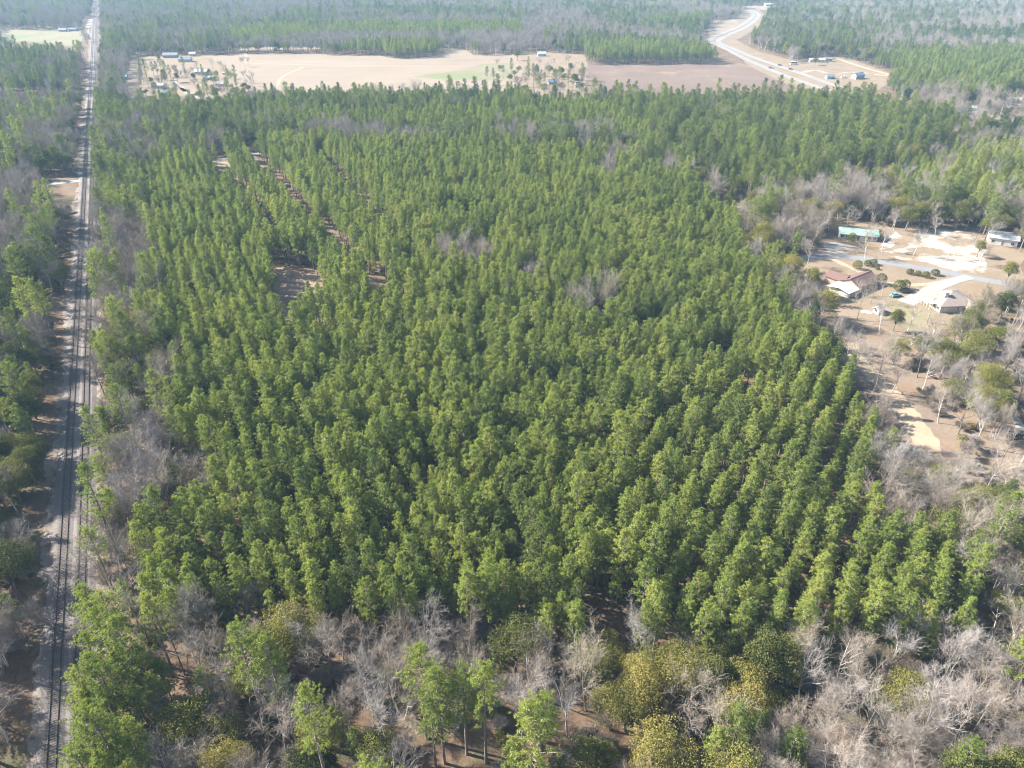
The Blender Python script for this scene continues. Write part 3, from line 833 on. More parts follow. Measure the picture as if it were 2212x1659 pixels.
def fill(zs, sx, sy, ang, jit, y0=45, y1=2400, gap=0.0, gs=1.0):
    x, y = lattice(sx, sy, ang, y0, y1, jit)
    z = zone_of(x, y)
    k = np.isin(z, list(zs)) & clear_mask(x, y)
    if gap:
        k &= value_noise(x, y, 9.0, 3) * 0.6 + value_noise(x, y, 23.0, 4) * 0.4 > gap
    scatter(x[k], y[k], z[k], gs)
fill('P', 4.3, 3.15, RAIL_ANG, 0.13, 45, 720, 0.22)
fill('Q', 5.2, 3.0, math.atan2(-0.53, 0.85), 0.12, 45, 420, 0.25)
fill('T', 5.2, 4.6, 0.3, 0.3, 45, 900, 0.15)
fill('U', 4.8, 4.4, 0.1, 0.3, 45, 900, 0.12)
fill('Y', 3.3, 3.0, 0.2, 0.2, 45, 900, 0.12)
fill('P', 6.0, 5.2, 0.2, 0.25, 720, 2400, 0.1, 1.05)
fill('KRJO', 4.6, 4.4, 0.5, 0.35, 45, 720, 0.13)
fill('L', 5.0, 4.7, 0.5, 0.35, 45, 720, 0.20)
fill('DFEVB', 5.0, 4.7, 0.9, 0.35, 45, 720, 0.13)
fill('C', 7.2, 6.8, 0.4, 0.35, 45, 720, 0.12)
fill('G', 15.0, 13.0, 0.3, 0.35, 500, 1300, 0.2, 0.8)
fill('M', 5.6, 5.4, 0.7, 0.35, 45, 720, 0.1)
fill('MKJOBWDRLTUY', 6.6, 6.2, 0.7, 0.35, 720, 1250, 0.14, 1.05)
fill('MKJOBWDRLTUY', 8.6, 8.0, 0.7, 0.35, 1250, 2450, 0.14, 1.15)
for q, (u_, v_) in enumerate([(205,1420),(250,1400),(300,1425),(215,1470),(268,1470),(200,1530),(245,1540),(300,1520),(190,1600),(238,1610),(288,1590),(332,1480),(180,1655),(228,1655),(300,1650),(215,1000),(225,905),(240,1090),(205,1180),(265,450),(235,425),(250,560)]):
    x_, y_ = spot(u_, v_, 13.0)
    TREES['tall' if q % 3 == 0 else 'pine'].append((x_, y_, rng.uniform(0, 6.28), (0.86 if q % 3 == 0 else 1.12) * rng.uniform(0.92, 1.08), 'V' if q < 15 else 'R'))
print("trees:", {k: len(v) for k, v in TREES.items()})

# single trees that the picture shows by themselves: (kind, u, v of the foot, scale, tint or None, label)
SPECIAL = [
 ('tall', 1458/1.3888, 2288/1.3888, 1.12, .42, "tall pale-trunked pine at the bottom centre, furthest right of its row of four"),
 ('tall', 1401/1.3888, 2262/1.3888, 1.10, .40, "tall pale-trunked pine second from the right in the bottom centre row"),
 ('tall', 1334/1.3888, 2290/1.3888, 1.06, .40, "tall pale-trunked pine third from the right in the bottom centre row"),
 ('tall', 1308/1.3888, 2300/1.3888, 0.92, .36, "shorter pale-trunked pine leftmost of the bottom centre row"),
 ('tall', 1280/1.3888, 2215/1.3888, 1.05, .46, "bright pine standing just behind the pale-trunked row at the bottom centre"),
 ('oak', 1150/1.3888, 2330/1.3888, 1.0, .55, "yellow-green rounded evergreen tree left of the pale-trunked pines"),
 ('oak', 985/1.3888, 2290/1.3888, 0.9, .50, "olive evergreen tree with a golden top near the bottom edge"),
 ('tall', 512, 192, 0.95, .2, "lone tall pine standing at the edge of the hay field"),
 ('tall', 1052, 183, 0.72, .2, "left one of two small pines at the field edge near the pasture"),
 ('tall', 1066, 184, 0.75, .2, "right one of two small pines at the field edge near the pasture"),
 ('oak', 1118, 131, 0.95, .25, "round evergreen tree standing alone at the back of the pasture"),
 ('bare', 1075, 150, 0.9, None, "bare tree at the green edge of the pasture"),
 ('oak', 1080, 155, 0.55, .1, "dark bush at the foot of the bare tree in the pasture"),
 ('bare', 520, 142, 0.8, None, "left bare tree of three standing in the hay field by the farmyard"),
 ('bare', 529, 145, 0.85, None, "middle bare tree of three standing in the hay field by the farmyard"),
 ('bare', 540, 142, 0.85, None, "right bare tree of three standing in the hay field by the farmyard"),
 ('bare', 425, 156, 0.75, None, "wide bare tree left of the pale-roofed farmhouse"),
 ('bare', 460, 150, 0.8, None, "bare tree behind the pale-roofed farmhouse"),
 ('bare', 480, 152, 0.75, None, "bare tree right of the pale-roofed farmhouse"),
 ('oak', 453, 164, 0.6, .1, "dark conical evergreen behind the pale-roofed farmhouse"),
 ('oak', 468, 170, 0.6, .05, "dark evergreen right of the small farm cottage"),
 ('oak', 384, 178, 0.75, .05, "dark round evergreen in the farmyard beside the lane"),
 ('oak', 330, 184, 0.6, .05, "dark evergreen left of the white farmhouse"),
 ('tall', 335, 172, 0.85, .12, "dark pine at the left of the farmyard grove"),
 ('tall', 352, 166, 0.95, .12, "dark pine at the back of the farmyard grove"),
 ('tall', 345, 178, 0.9, .14, "dark pine in front of the farmyard grove"),
 ('tall', 362, 176, 0.92, .12, "dark pine right of the farmyard grove centre"),
 ('tall', 372, 180, 0.85, .12, "dark pine at the right edge of the farmyard grove"),
 ('tall', 318, 168, 0.85, .12, "dark pine at the far left of the farmyard grove"),
 ('tall', 308, 163, 0.85, .14, "dark pine behind the turquoise shed"),
 ('tall', 1140, 190, 0.95, .15, "dark pine in front of the blue-roofed roadside house, leftmost"),
 ('tall', 1152, 192, 1.0, .15, "dark pine in front of the blue-roofed roadside house, middle"),
 ('tall', 1160, 187, 0.9, .12, "dark pine in front of the blue-roofed roadside house, rightmost"),
 ('oak', 1213, 167, 0.8, .05, "dark round evergreen behind the blue-roofed roadside house"),
 ('bare', 1180, 165, 0.9, None, "bare tree behind the blue-roofed roadside house"), ('bare', 1165, 152, 1.0, None, "bare tree in the roadside yard beyond the dark pines"),
 ('bare', 1195, 150, 1.0, None, "bare tree in the middle of the roadside yard"), ('bare', 1225, 148, 1.1, None, "bare tree at the back of the roadside yard by the pine block"),
 ('bare', 1240, 172, 1.0, None, "bare tree beside the fallow field edge"), ('bare', 1255, 185, 1.05, None, "bare tree over the white trailer in the roadside yard"),
 ('bare', 1290, 204, 1.05, None, "bare tree where the pine stand meets the fallow field"), ('bare', 1310, 208, 1.0, None, "bare tree beside the silver roof behind the pine stand"),
 ('bare', 1215, 135, 1.1, None, "bare tree by the pale blue cottage"), ('oak', 1232, 160, 0.9, .15, "evergreen tree beside the fallow field"),
 ('oak', 1760, 141, 0.8, .05, "dark evergreen in front of the long white sheds"), ('bare', 1782, 150, 0.8, None, "bare tree in the homestead yard by the highway"),
 # yards on the right
 ('bare', 1905, 545, 0.8, None, "bare tree on the sand between street and green-roofed house"), ('bare', 1930, 505, 0.9, None, "bare tree at the left back of the sandy yard"),
 ('bare', 2020, 510, 0.85, None, "bare tree at the back of the white sand"), ('bare', 2045, 560, 0.8, None, "bare tree on the sand just above the street"),
 ('bare', 2110, 575, 0.9, None, "bare tree at the right end of the sand by the street"), ('bare', 1745, 575, 0.9, None, "bare tree over the shaded end of the street"),
 ('bare', 1880, 655, 0.75, None, "bare tree in the brush below the red-roofed house"), ('bare', 1850, 640, 0.55, None, "low bare bush-like tree against the front of the red-roofed house"),
 ('bare', 1905, 640, 0.5, None, "small bare tree between the two houses"), ('bare', 2095, 690, 0.95, None, "bare tree at the near right corner of the hip-roofed house"),
 ('bare', 1960, 715, 0.8, None, "bare tree at the lower edge of the back lawn"), ('oak', 1930, 715, 0.7, .35, "low evergreen at the lower edge of the back lawn"),
 ('bare', 1900, 720, 0.95, None, "forked bare tree below the garden shed"), ('bare', 1850, 690, 0.85, None, "bare tree left of the garden shed"),
 ('bare', 2130, 530, 0.9, None, "bare tree in front of the white workshop"), ('oak', 2110, 555, 0.7, .55, "yellowish leafy tree at the right end of the sand"),
 ('bare', 1868, 560, 1.05, None, "bare tree beside the street above the red-roofed house"),
 ('bare', 1972, 552, 0.95, None, "leaning bare tree in the sandy yard"),
 ('bare', 2086, 545, 0.85, None, "slender bare tree at the right of the sandy yard"),
 ('bare', 1790, 500, 1.1, None, "pale bare tree left of the green-roofed house"),
 ('bare', 1825, 510, 0.95, None, "bare tree in front of the green-roofed house, left end"),
 ('bare', 1870, 520, 0.7, None, "small bare tree in front of the green-roofed house, right end"),
 ('oak', 1765, 700, 1.1, .55, "large olive evergreen tree at the edge of the pine stand left of the red-roofed house"),
 ('oak', 1745, 640, 1.05, .60, "yellowish round evergreen tree left of the red-roofed house"),
 ('oak', 1955, 497, 1.0, .50, "tall yellow-green evergreen at the back of the sandy yard"),
 ('oak', 1985, 492, 0.95, .25, "dark green evergreen beside the yellow-green one in the sandy yard"),
 ('oak', 2085, 480, 0.9, .35, "olive evergreen at the back right of the sandy yard"),
 ('bare', 1890, 845, 1.15, None, "large bare tree beside the dirt road with a long shadow"),
 ('bare', 1925, 848, 0.85, None, "smaller bare tree just right of the dirt road"),
 ('bare', 1990, 846, 1.0, None, "bare tree on the open litter ground right of the dirt road"),
 ('bare', 2043, 840, 0.95, None, "bare tree on the open orange litter ground"),
 ('bare', 2075, 838, 1.0, None, "bare tree furthest right on the open orange litter ground"),
 ('bare', 1830, 770, 0.9, None, "bare tree at the top end of the dirt road"),
 ('bare', 2062, 775, 1.1, None, "spreading bare tree in front of the hip-roofed house"),
 ('bare', 2105, 735, 1.0, None, "bare tree right of the spreading one by the hip-roofed house"),
 ('oak', 2155, 695, 1.05, .22, "dark evergreen tree right of the hip-roofed house"),
 ('oak', 2185, 662, 1.0, .30, "dark evergreen tree near the right frame edge beside the street"),
 ('oak', 2172, 612, 0.85, .55, "yellowish evergreen by the street at the right"),
 ('bare', 2135, 1180, 1.2, None, "tall white-limbed bare tree at the right edge"),
 ('bare', 2010, 1530, 1.1, None, "white-limbed bare tree in the bottom right thicket"),
 ('bare', 1790, 1500, 1.0, None, "fan-shaped white bare tree below the pine stand's corner"),
 ('bare', 1475, 1590, 1.15, None, "white-limbed gnarled bare tree among olive evergreens at the bottom"),
]

# ------------------------------------------------------------------ trees: the nearest as things, the mass behind as stuff
BASE_TINT = {'P': .42, 'Q': .46, 'T': .30, 'U': .25, 'Y': .60, 'K': .24, 'J': .24, 'L': .26, 'V': .50, 'R': .42, 'W': .16, 'O': .34, 'D': .36, 'E': .50, 'F': .42, 'B': .30, 'M': .20, 'C': .38}
def tint_of(kind, z, x, y):
    t = BASE_TINT.get(z, .3)
    t += 0.25 * (0.5 + 0.5 * math.sin(x * 0.11 + 1.7 * math.sin(y * 0.07)) * math.sin(y * 0.09 + 1.3 * math.sin(x * 0.06)) - 0.5)
    t += rng.normal(0, 0.12 if kind == 'oak' else 0.05)
    return float(np.clip(t, 0.0, 0.8))
FAMILY = {'pine': 'pine', 'tall': 'pine', 'young': 'pine', 'bare': 'bare', 'oak': 'oak'}
NAME = {'pine': 'pine_tree', 'bare': 'bare_tree', 'oak': 'evergreen_tree'}
CAT = {'pine': 'pine tree', 'bare': 'bare tree', 'oak': 'evergreen tree'}
AREA = {'P': "main pine stand", 'Q': "main pine stand", 'V': "pines by the tracks", 'R': "trackside strip", 'L': "left wood", 'F': "bottom thicket", 'E': "olive thicket",
        'D': "right thicket", 'C': "open right yard", 'B': "bare pocket", 'K': "mixed belt", 'M': "mixed belt", 'J': "mixed belt", 'O': "left wood", 'W': "left wood", 'T': "tall stand", 'U': "far stand", 'Y': "young stand", 'G': "farm gardens"}
LABEL = {
 ('pine','main pine stand'): "green planted pine in the nearest packed rows of the stand",
 ('pine','pines by the tracks'): "bright green pine beside the railway in the bottom left corner",
 ('pine','trackside strip'): "green pine among bare trees on the strip between railway and stand",
 ('pine','left wood'): "green pine in the shaded wood left of the railway",
 ('pine','bottom thicket'): "scattered green pine among bare trees along the bottom of the picture",
 ('pine','olive thicket'): "green pine among olive evergreens along the bottom of the picture",
 ('pine','right thicket'): "green pine among bare trees at the right of the stand",
 ('pine','open right yard'): "green pine on the open litter ground near the houses",
 ('pine','bare pocket'): "green pine inside a grey pocket of bare trees beside the stand",
 ('bare','trackside strip'): "grey leafless tree on the strip between the railway and the pine stand",
 ('bare','left wood'): "grey leafless tree in the shaded wood left of the railway",
 ('bare','bottom thicket'): "grey leafless tree in the brown thicket along the bottom of the picture",
 ('bare','olive thicket'): "grey leafless tree among olive evergreens along the bottom of the picture",
 ('bare','right thicket'): "pale leafless tree in the thicket at the right of the stand",
 ('bare','open right yard'): "pale leafless tree on the open litter ground below the houses",
 ('bare','bare pocket'): "grey leafless tree in a dense bare pocket beside the pine stand",
 ('bare','pines by the tracks'): "leafless tree between the bright pines in the bottom left corner",
 ('bare','main pine stand'): "leafless tree standing among the planted pines",
 ('oak','trackside strip'): "olive leafy tree on the strip between the railway and the pine stand",
 ('oak','left wood'): "dark leafy evergreen tree in the wood left of the railway",
 ('oak','bottom thicket'): "olive leafy tree in the brown thicket along the bottom of the picture",
 ('oak','olive thicket'): "golden olive leafy tree in the clump below the pine stand",
 ('oak','right thicket'): "dark leafy evergreen tree in the thicket at the right of the stand",
 ('oak','open right yard'): "olive leafy tree on the litter ground below the houses",
 ('oak','bare pocket'): "leafy tree inside a grey pocket of bare trees beside the stand",
}
LOOK = {'bare': ["vase-shaped", "broad-limbed", "wide-spreading", "slender upright", "several-stemmed", "low several-stemmed", "open vase-shaped", "tall slender"],
        'oak': ["rounded", "broad rounded", "small rounded", "tall", "narrow", "low rounded"]}
SHORT = {('pine','main pine stand'): "planted pine", ('bare','main pine stand'): "leafless tree"}
def describe(fam, kind, var, ar, x, y, tn, s):
    u, v = sight(x, y, 9.0)
    if fam == 'pine':
        hue = "yellow-green" if tn > .50 else "bright green" if tn > .42 else "mid green" if tn > .33 else "dark green"
        look = hue + (" tall" if kind == 'tall' else " small" if kind == 'young' else "") + (" large-crowned" if s > 1.05 else " small-crowned" if s < 0.9 else "") + " pine"
    elif fam == 'bare':
        look = ("big " if s > 1.06 else "small " if s < 0.9 else "") + LOOK['bare'][var] + " leafless tree"
    else:
        hue = "golden" if tn > .55 else "olive" if tn > .40 else "green" if tn > .28 else "dark green"
        look = hue + " " + LOOK['oak'][var] + " evergreen"
    side = "railway end" if u < 420 else "left quarter" if u < 640 else "left middle" if u < 860 else "left of centre" if u < 1060 else "centre" if u < 1240 else "right of centre" if u < 1420 else "right middle" if u < 1620 else "right quarter" if u < 1820 else "right end"
    high = "at the bottom edge" if v > 1500 else "in the lower quarter" if v > 1250 else "below mid-height" if v > 950 else "about mid-height" if v > 650 else "in the upper half"
    where = {
     'main pine stand': "in the " + ("front row" if v > 1320 else "second row" if v > 1270 else "third row" if v > 1225 else "fourth row" if v > 1180 else "fifth row" if v > 1140 else "sixth row" if v > 1100 else "seventh row" if v > 1060 else "deeper rows") + " of the stand, " + side,
     'pines by the tracks': "in the bottom left trackside clump, " + ("lower" if v > 1520 else "upper") + " part",
     'trackside strip': "between railway and stand, " + high, 'left wood': "left of the railway, " + high,
     'bottom thicket': "in the bottom thicket, " + side + (" by the stand" if v < 1460 else " low down"),
     'olive thicket': "in the olive clump below the stand, " + ("upper" if v < 1480 else "lower") + " part",
     'right thicket': "in the thicket right of the stand, " + high + "",
     'open right yard': "on the litter ground below the houses, " + high, 'bare pocket': "in a bare pocket, " + high + ", " + side}[ar]
    return look + " " + where
def plant(kind, var, x, y, rz_, s, tint, label, group):
    wm, cm, _ = PROTO[kind][var]
    fam = FAMILY[kind]
    e = bpy.data.objects.new(NAME[fam], None)
    e.empty_display_size = 0.5
    e.location = (x, y, 0); e.rotation_euler = (0, 0, rz_); e.scale = (s, s, s * (1 + 0.06 * math.sin(x * 3.1 + y)))
    COL.objects.link(e)
    tag(e, label, CAT[fam], group)
    t = bpy.data.objects.new("trunk", wm); t.parent = e; COL.objects.link(t)
    c = bpy.data.objects.new("crown", cm); c.parent = e; COL.objects.link(c)
    c["tint"] = tint
    return e

spec = []
counts = {'pine': 0, 'bare': 0, 'oak': 0}
BARE_PICK = {}
for i, (kind, u, v, s, tn, lab) in enumerate(SPECIAL):
    x, y = spot(u, v)
    n = len(PROTO[kind])
    var = (i * 3 + 1) % n if kind != 'bare' else (0, 2, 6, 1, 0, 6, 2)[i % 7]
    plant(kind, var, x, y, (i * 1.7) % 6.28, s, tn if tn is not None else 0.3, lab, None)
    counts[FAMILY[kind]] += 1
    spec.append((x, y))
spec = np.array(spec)
def near_special(x, y, r=3.2):
    return (np.hypot(spec[:, 0] - x, spec[:, 1] - y) < r).any()

MASS = {'pine': [], 'bare': [], 'oak': []}
for fam in ('pine', 'bare', 'oak'):
    rows = [(k, *r) for k in KINDS if FAMILY.get(k) == fam for r in TREES[k]]
    rows = [r for r in rows if not near_special(r[1], r[2], 3.6 if r[2] < 400 else 2.0)]
    A = np.array([(r[1], r[2]) for r in rows])
    u, v = sight(A[:, 0], A[:, 1], 9.0)
    vis = (u > 6) & (u < 2206) & (v > 0) & (v < 1650)
    dist = np.hypot(np.hypot(A[:, 0], A[:, 1]), CAM_H) + np.where(vis, 0, 1e6)
    order = np.argsort(dist)
    room = 300 - counts[fam]
    single = set(int(i) for i in order[:room] if vis[i] and (LABEL.get((fam, AREA[rows[i][5]]))) is not None)
    for i, r in enumerate(rows):
        kind, x, y, rz_, s, z = r
        nv = len(PROTO[kind])
        var = int(rng.integers(nv))
        tn = tint_of(kind, z, x, y)
        if i in single:
            ar = AREA[z]
            plant(kind, var, x, y, rz_, s, tn, describe(fam, kind, var, ar, x, y, tn, s), NAME[fam].replace('_', ' ') + "s, " + ar)
        else:
            MASS[fam].append((kind, var, x, y, rz_, s, tn))

def mass_object(name, label, cat, rows):
    """one 'stuff' object: a point per plant, geometry nodes put a model on each"""
    models, slot = [], {}
    for kind in KINDS:
        for i, pr in enumerate(PROTO[kind]):
            if any(r[0] == kind for r in rows[:1]) or any(r[0] == kind and r[1] == i for r in rows):
                slot[(kind, i)] = len(models); models.append(pr[2])
    n = len(rows)
    me = bpy.data.meshes.new(name)
    me.vertices.add(n)
    me.vertices.foreach_set("co", np.array([(r[2], r[3], 0.0) for r in rows], np.float32).ravel())
    def attr(nm, ty, data, key):
        a = me.attributes.new(nm, ty, 'POINT'); a.data.foreach_set(key, data)
    attr("turn", 'FLOAT_VECTOR', np.array([(0, 0, r[4]) for r in rows], np.float32).ravel(), "vector")
    attr("size", 'FLOAT_VECTOR', np.array([(r[5], r[5], r[5] * (1 + 0.08 * math.sin(r[2] * 3.1 + r[3]))) for r in rows], np.float32).ravel(), "vector")
    attr("tint", 'FLOAT', np.array([r[6] for r in rows], np.float32), "value")
    attr("model", 'INT', np.array([slot[(r[0], r[1])] for r in rows], np.int32), "value")
    me.update()
    o = link(bpy.data.objects.new(name, me))
    tag(o, label, cat, kind="stuff")
    nt = bpy.data.node_groups.new(name + "_planting", 'GeometryNodeTree')
    nt.interface.new_socket("Geometry", in_out='INPUT', socket_type='NodeSocketGeometry')
    nt.interface.new_socket("Geometry", in_out='OUTPUT', socket_type='NodeSocketGeometry')
    N = nt.nodes; Lk = nt.links.new
    gi = N.new("NodeGroupInput"); go = N.new("NodeGroupOutput")
    join = N.new("GeometryNodeJoinGeometry")
    for mo in reversed(models):          # join geometry lists its last link first
        inf = N.new("GeometryNodeObjectInfo"); inf.inputs["Object"].default_value = mo
        inf.inputs["As Instance"].default_value = False
        g2 = N.new("GeometryNodeGeometryToInstance")
        Lk(inf.outputs["Geometry"], g2.inputs[0]); Lk(g2.outputs[0], join.inputs[0])
    ip = N.new("GeometryNodeInstanceOnPoints")
    ip.inputs["Pick Instance"].default_value = True
    def na(nm, ty):
        a = N.new("GeometryNodeInputNamedAttribute"); a.data_type = ty; a.inputs["Name"].default_value = nm
        return next(s for s in a.outputs if s.enabled and s.name == "Attribute")
    e2r = N.new("FunctionNodeEulerToRotation")
    Lk(na("turn", 'FLOAT_VECTOR'), e2r.inputs[0])
    Lk(gi.outputs[0], ip.inputs["Points"]); Lk(join.outputs[0], ip.inputs["Instance"])
    Lk(e2r.outputs[0], ip.inputs["Rotation"]); Lk(na("size", 'FLOAT_VECTOR'), ip.inputs["Scale"]); Lk(na("model", 'INT'), ip.inputs["Instance Index"])
    Lk(ip.outputs[0], go.inputs[0])
    md = o.modifiers.new("planting", 'NODES'); md.node_group = nt
    return o
mass_object("pine_forest", "planted and wild pines further back, reading as one green mass", "pine forest", MASS['pine'])
mass_object("bare_woodland", "grey leafless woodland further back, reading as one mass", "woodland", MASS['bare'])
mass_object("evergreen_woodland", "dark leafy evergreens scattered through the far woods", "woodland", MASS['oak'])
# undergrowth
ug = [(k, int(rng.integers(len(PROTO[k]))), r[0], r[1], r[2], r[3], float(np.clip(rng.normal(.38, .14), 0, .8))) for k in ('brush', 'shrub') for r in TREES[k]]
x, y = lattice(2.7, 2.6, 0.35, 45, 430, 0.4)
z = zone_of(x, y, 2.0)
prob = {'D': .55, 'F': .62, 'E': .55, 'R': .62, 'L': .62, 'B': .5, 'K': .3, 'C': .17, 'M': .3, 'O': .3, 'V': .3, 'P': .10, 'Q': .05}
k = clear_mask(x, y, -0.8) & (rng.random(len(x)) < np.array([prob.get(q, 0) for q in z])) & (value_noise(x, y, 7, 21) > 0.30)
for a, b, q in zip(x[k], y[k], z[k]):
    kd = 'brush' if rng.random() < (0.58 if q != 'E' else 0.40) else 'shrub'
    ug.append((kd, int(rng.integers(4)), a, b, rng.uniform(0, 6.28), rng.uniform(0.55, 1.15), float(np.clip(rng.normal(.36, .14), 0, .8))))
mass_object("undergrowth", "low grey brush and olive shrubs under the bare trees", "undergrowth", ug)

# ------------------------------------------------------------------ houses
def loc2(mb_pts, ox, oy, yaw):
    c, s = math.cos(yaw), math.sin(yaw)
    return [(ox + x * c - y * s, oy + x * s + y * c, z) for x, y, z in mb_pts]
def shift(mb, ox, oy, yaw):
    mb.v = loc2(mb.v, ox, oy, yaw); return mb
def gable_parts(root, L, W, wh, rh, wall, roof, ox=0, oy=0, yaw=0, over=0.5, base=0.0):
    x0, x1, y0, y1 = -L/2, L/2, -W/2, W/2
    w = MB()
    w.add([(x0,y0,base),(x1,y0,base),(x1,y1,base),(x0,y1,base),(x0,y0,wh),(x1,y0,wh),(x1,y1,wh),(x0,y1,wh),(x0,0,wh+rh),(x1,0,wh+rh)],
          [(0,1,5,4),(2,3,7,6),(1,2,6,9,5),(3,0,4,8,7),(4,5,9,8),(6,7,8,9)])
    shift(w, ox, oy, yaw).obj("wall", wall, root)
    r = MB(); t = 0.16; k = rh / (W / 2); xe0, xe1 = x0 - over, x1 + over; ye = W / 2 + over
    for s in (1, -1):
        e = [(xe0, s*ye, wh - k*over + 0.03), (xe1, s*ye, wh - k*over + 0.03), (xe1, 0, wh+rh+0.03), (xe0, 0, wh+rh+0.03)]
        r.add(e + [(a, b, c + t) for a, b, c in e], [(0,1,2,3),(4,7,6,5),(0,4,5,1),(1,5,6,2),(3,7,4,0)])
    ro = shift(r, ox, oy, yaw).obj("roof", roof, root)
    c = MB(); c.box(xe0 - 0.02, xe1 + 0.02, -0.16, 0.16, wh + rh + t - 0.02, wh + rh + t + 0.09)
    shift(c, ox, oy, yaw).obj("ridge_cap", roof, ro)
    return ro
def hip_parts(root, L, W, wh, rh, wall, roof, ox=0, oy=0, yaw=0, over=0.6):
    w = MB(); w.box(-L/2, L/2, -W/2, W/2, 0, wh)
    shift(w, ox, oy, yaw).obj("wall", wall, root)
    a, b = L/2 + over, W/2 + over; h = max(0.5, L/2 - W/2 * 0.9)
    r = MB(); z = wh - 0.02
    r.add([(-a,-b,z),(a,-b,z),(a,b,z),(-a,b,z),(-a,-b,z+0.2),(a,-b,z+0.2),(a,b,z+0.2),(-a,b,z+0.2),(-h,0,z+0.2+rh),(h,0,z+0.2+rh)],
          [(0,3,2,1),(0,1,5,4),(1,2,6,5),(2,3,7,6),(3,0,4,7),(4,5,9,8),(6,7,8,9),(5,6,9),(7,4,8)])
    return shift(r, ox, oy, yaw).obj("roof", roof, root)
def opening(root, x, y, z0, z1, w, face, kind, ox=0, oy=0, yaw=0):
    """a window (> pane, sill) or a door (> handle) set proud of the wall; face is the outward direction (+-1 in y, or 'x+'/'x-')"""
    def slab(a0, a1, b0, b1, d0, d1, mb):
        if face in (1, -1): mb.box(x + a0, x + a1, *(sorted((y + face*d0, y + face*d1))), b0, b1)
        else:
            s = 1 if face == 'x+' else -1
            mb.box(*(sorted((x + s*d0, x + s*d1))), y + a0, y + a1, b0, b1)
    h = w / 2
    m = MB()
    if kind == 'window':
        slab(-h-0.08, -h, z0, z1, 0.0, 0.07, m); slab(h, h+0.08, z0, z1, 0.0, 0.07, m)
        slab(-h-0.08, h+0.08, z1, z1+0.09, 0.0, 0.07, m); slab(-0.03, 0.03, z0, z1, 0.0, 0.065, m)
        o = shift(m, ox, oy, yaw).obj("window", M['trim'], root)
        p = MB(); slab(-h, h, z0, z1, 0.0, 0.03, p); shift(p, ox, oy, yaw).obj("pane", M['glass'], o)
        p = MB(); slab(-h-0.12, h+0.12, z0-0.1, z0, 0.0, 0.12, p); shift(p, ox, oy, yaw).obj("sill", M['trim'], o)
    else:
        slab(-h, h, z0, z1, 0.0, 0.06, m); o = shift(m, ox, oy, yaw).obj("door", M['door'], root)
        p = MB(); slab(h-0.18, h-0.1, z0+1.0, z0+1.08, 0.06, 0.12, p); shift(p, ox, oy, yaw).obj("handle", M['steel'], o)
        p = MB(); slab(-h-0.1, -h, z0, z1+0.1, 0.0, 0.08, p); slab(h, h+0.1, z0, z1+0.1, 0.0, 0.08, p); shift(p, ox, oy, yaw).obj("frame", M['trim'], o)
def fenestrate(root, L, W, n=3, wh=2.7):
    for s in (1, -1):
        for k in range(n):
            x = -L/2 + L * (k + 0.5) / n
            if s == -1 and k == n // 2: opening(root, x, s*W/2, 0.05, 2.1, 0.95, s, 'door')
            else: opening(root, x, s*W/2, 0.95, 2.1, 1.3, s, 'window')
    for f, x in (('x+', L/2), ('x-', -L/2)):
        opening(root, x, 0, 0.95, 2.1, 1.2, f, 'window')
def house(label, u, v, yaw, L, W, wh, rh, wall, roof, name="house", cat="house", n=3, hip=False, group=None):
    x, y = spot(u, v)
    root = empty(name, (x, y, 0), yaw)
    tag(root, label, cat, group)
    ro = (hip_parts if hip else gable_parts)(root, L, W, wh, rh, M[wall], M[roof])
    if n: fenestrate(root, L, W, n, wh)
    return root, ro

# red-roofed house: main range along its ridge, a back wing and a low white-roofed carport
a = np.array(spot(1836.6, 603.6, 4.9)); b = np.array(spot(1881.3, 585.7, 4.9))
yaw = math.atan2(b[1] - a[1], b[0] - a[0]); Lr = float(np.linalg.norm(b - a)) * 0.95; mid = (a + b) / 2
root = empty("house", (*mid, 0), yaw)
tag(root, "single storey house with red gable roof and white carport beside the pine stand", "house")
ro = gable_parts(root, Lr, 8.6, 2.8, 2.1, M['brick_wall'], M['red_roof'])
fenestrate(root, Lr, 8.6, 4)
gable_parts(root, 8.0, 6.5, 2.75, 1.6, M['brick_wall'], M['red_roof'], -Lr*0.28, 7.2, math.pi/2)
m = MB(); m.box(-3.6, 3.6, -4.4, 4.4, 0, 2.3); shift(m, -Lr/2 - 3.65, -0.3, 0).obj("carport_wall", M['white_wall'], root)
r = MB(); r.add([(-4.4,-5.0,2.33),(3.9,-5.0,2.33),(3.9,0,3.25),(-4.4,0,3.25),(-4.4,-5.0,2.48),(3.9,-5.0,2.48),(3.9,0,3.4),(-4.4,0,3.4)], [(0,3,2,1),(4,5,6,7),(0,1,5,4),(1,2,6,5),(2,3,7,6),(3,0,4,7)])
r.add([(-4.4,0.02,3.25),(3.9,0.02,3.25),(3.9,5.0,2.33),(-4.4,5.0,2.33),(-4.4,0.02,3.4),(3.9,0.02,3.4),(3.9,5.0,2.48),(-4.4,5.0,2.48)], [(0,3,2,1),(4,5,6,7),(0,1,5,4),(1,2,6,5),(2,3,7,6),(3,0,4,7)])
shift(r, -Lr/2 - 4.1, -0.3, 0).obj("carport_roof", M['white_roof'], root)
m = MB(); m.box(-2.6, -0.15, -4.46, -4.40, 0.05, 2.0); m.box(0.15, 2.6, -4.46, -4.40, 0.05, 2.0)
shift(m, -Lr/2 - 3.65, -0.3, 0).obj("garage_door", M['grey_wall'], root)

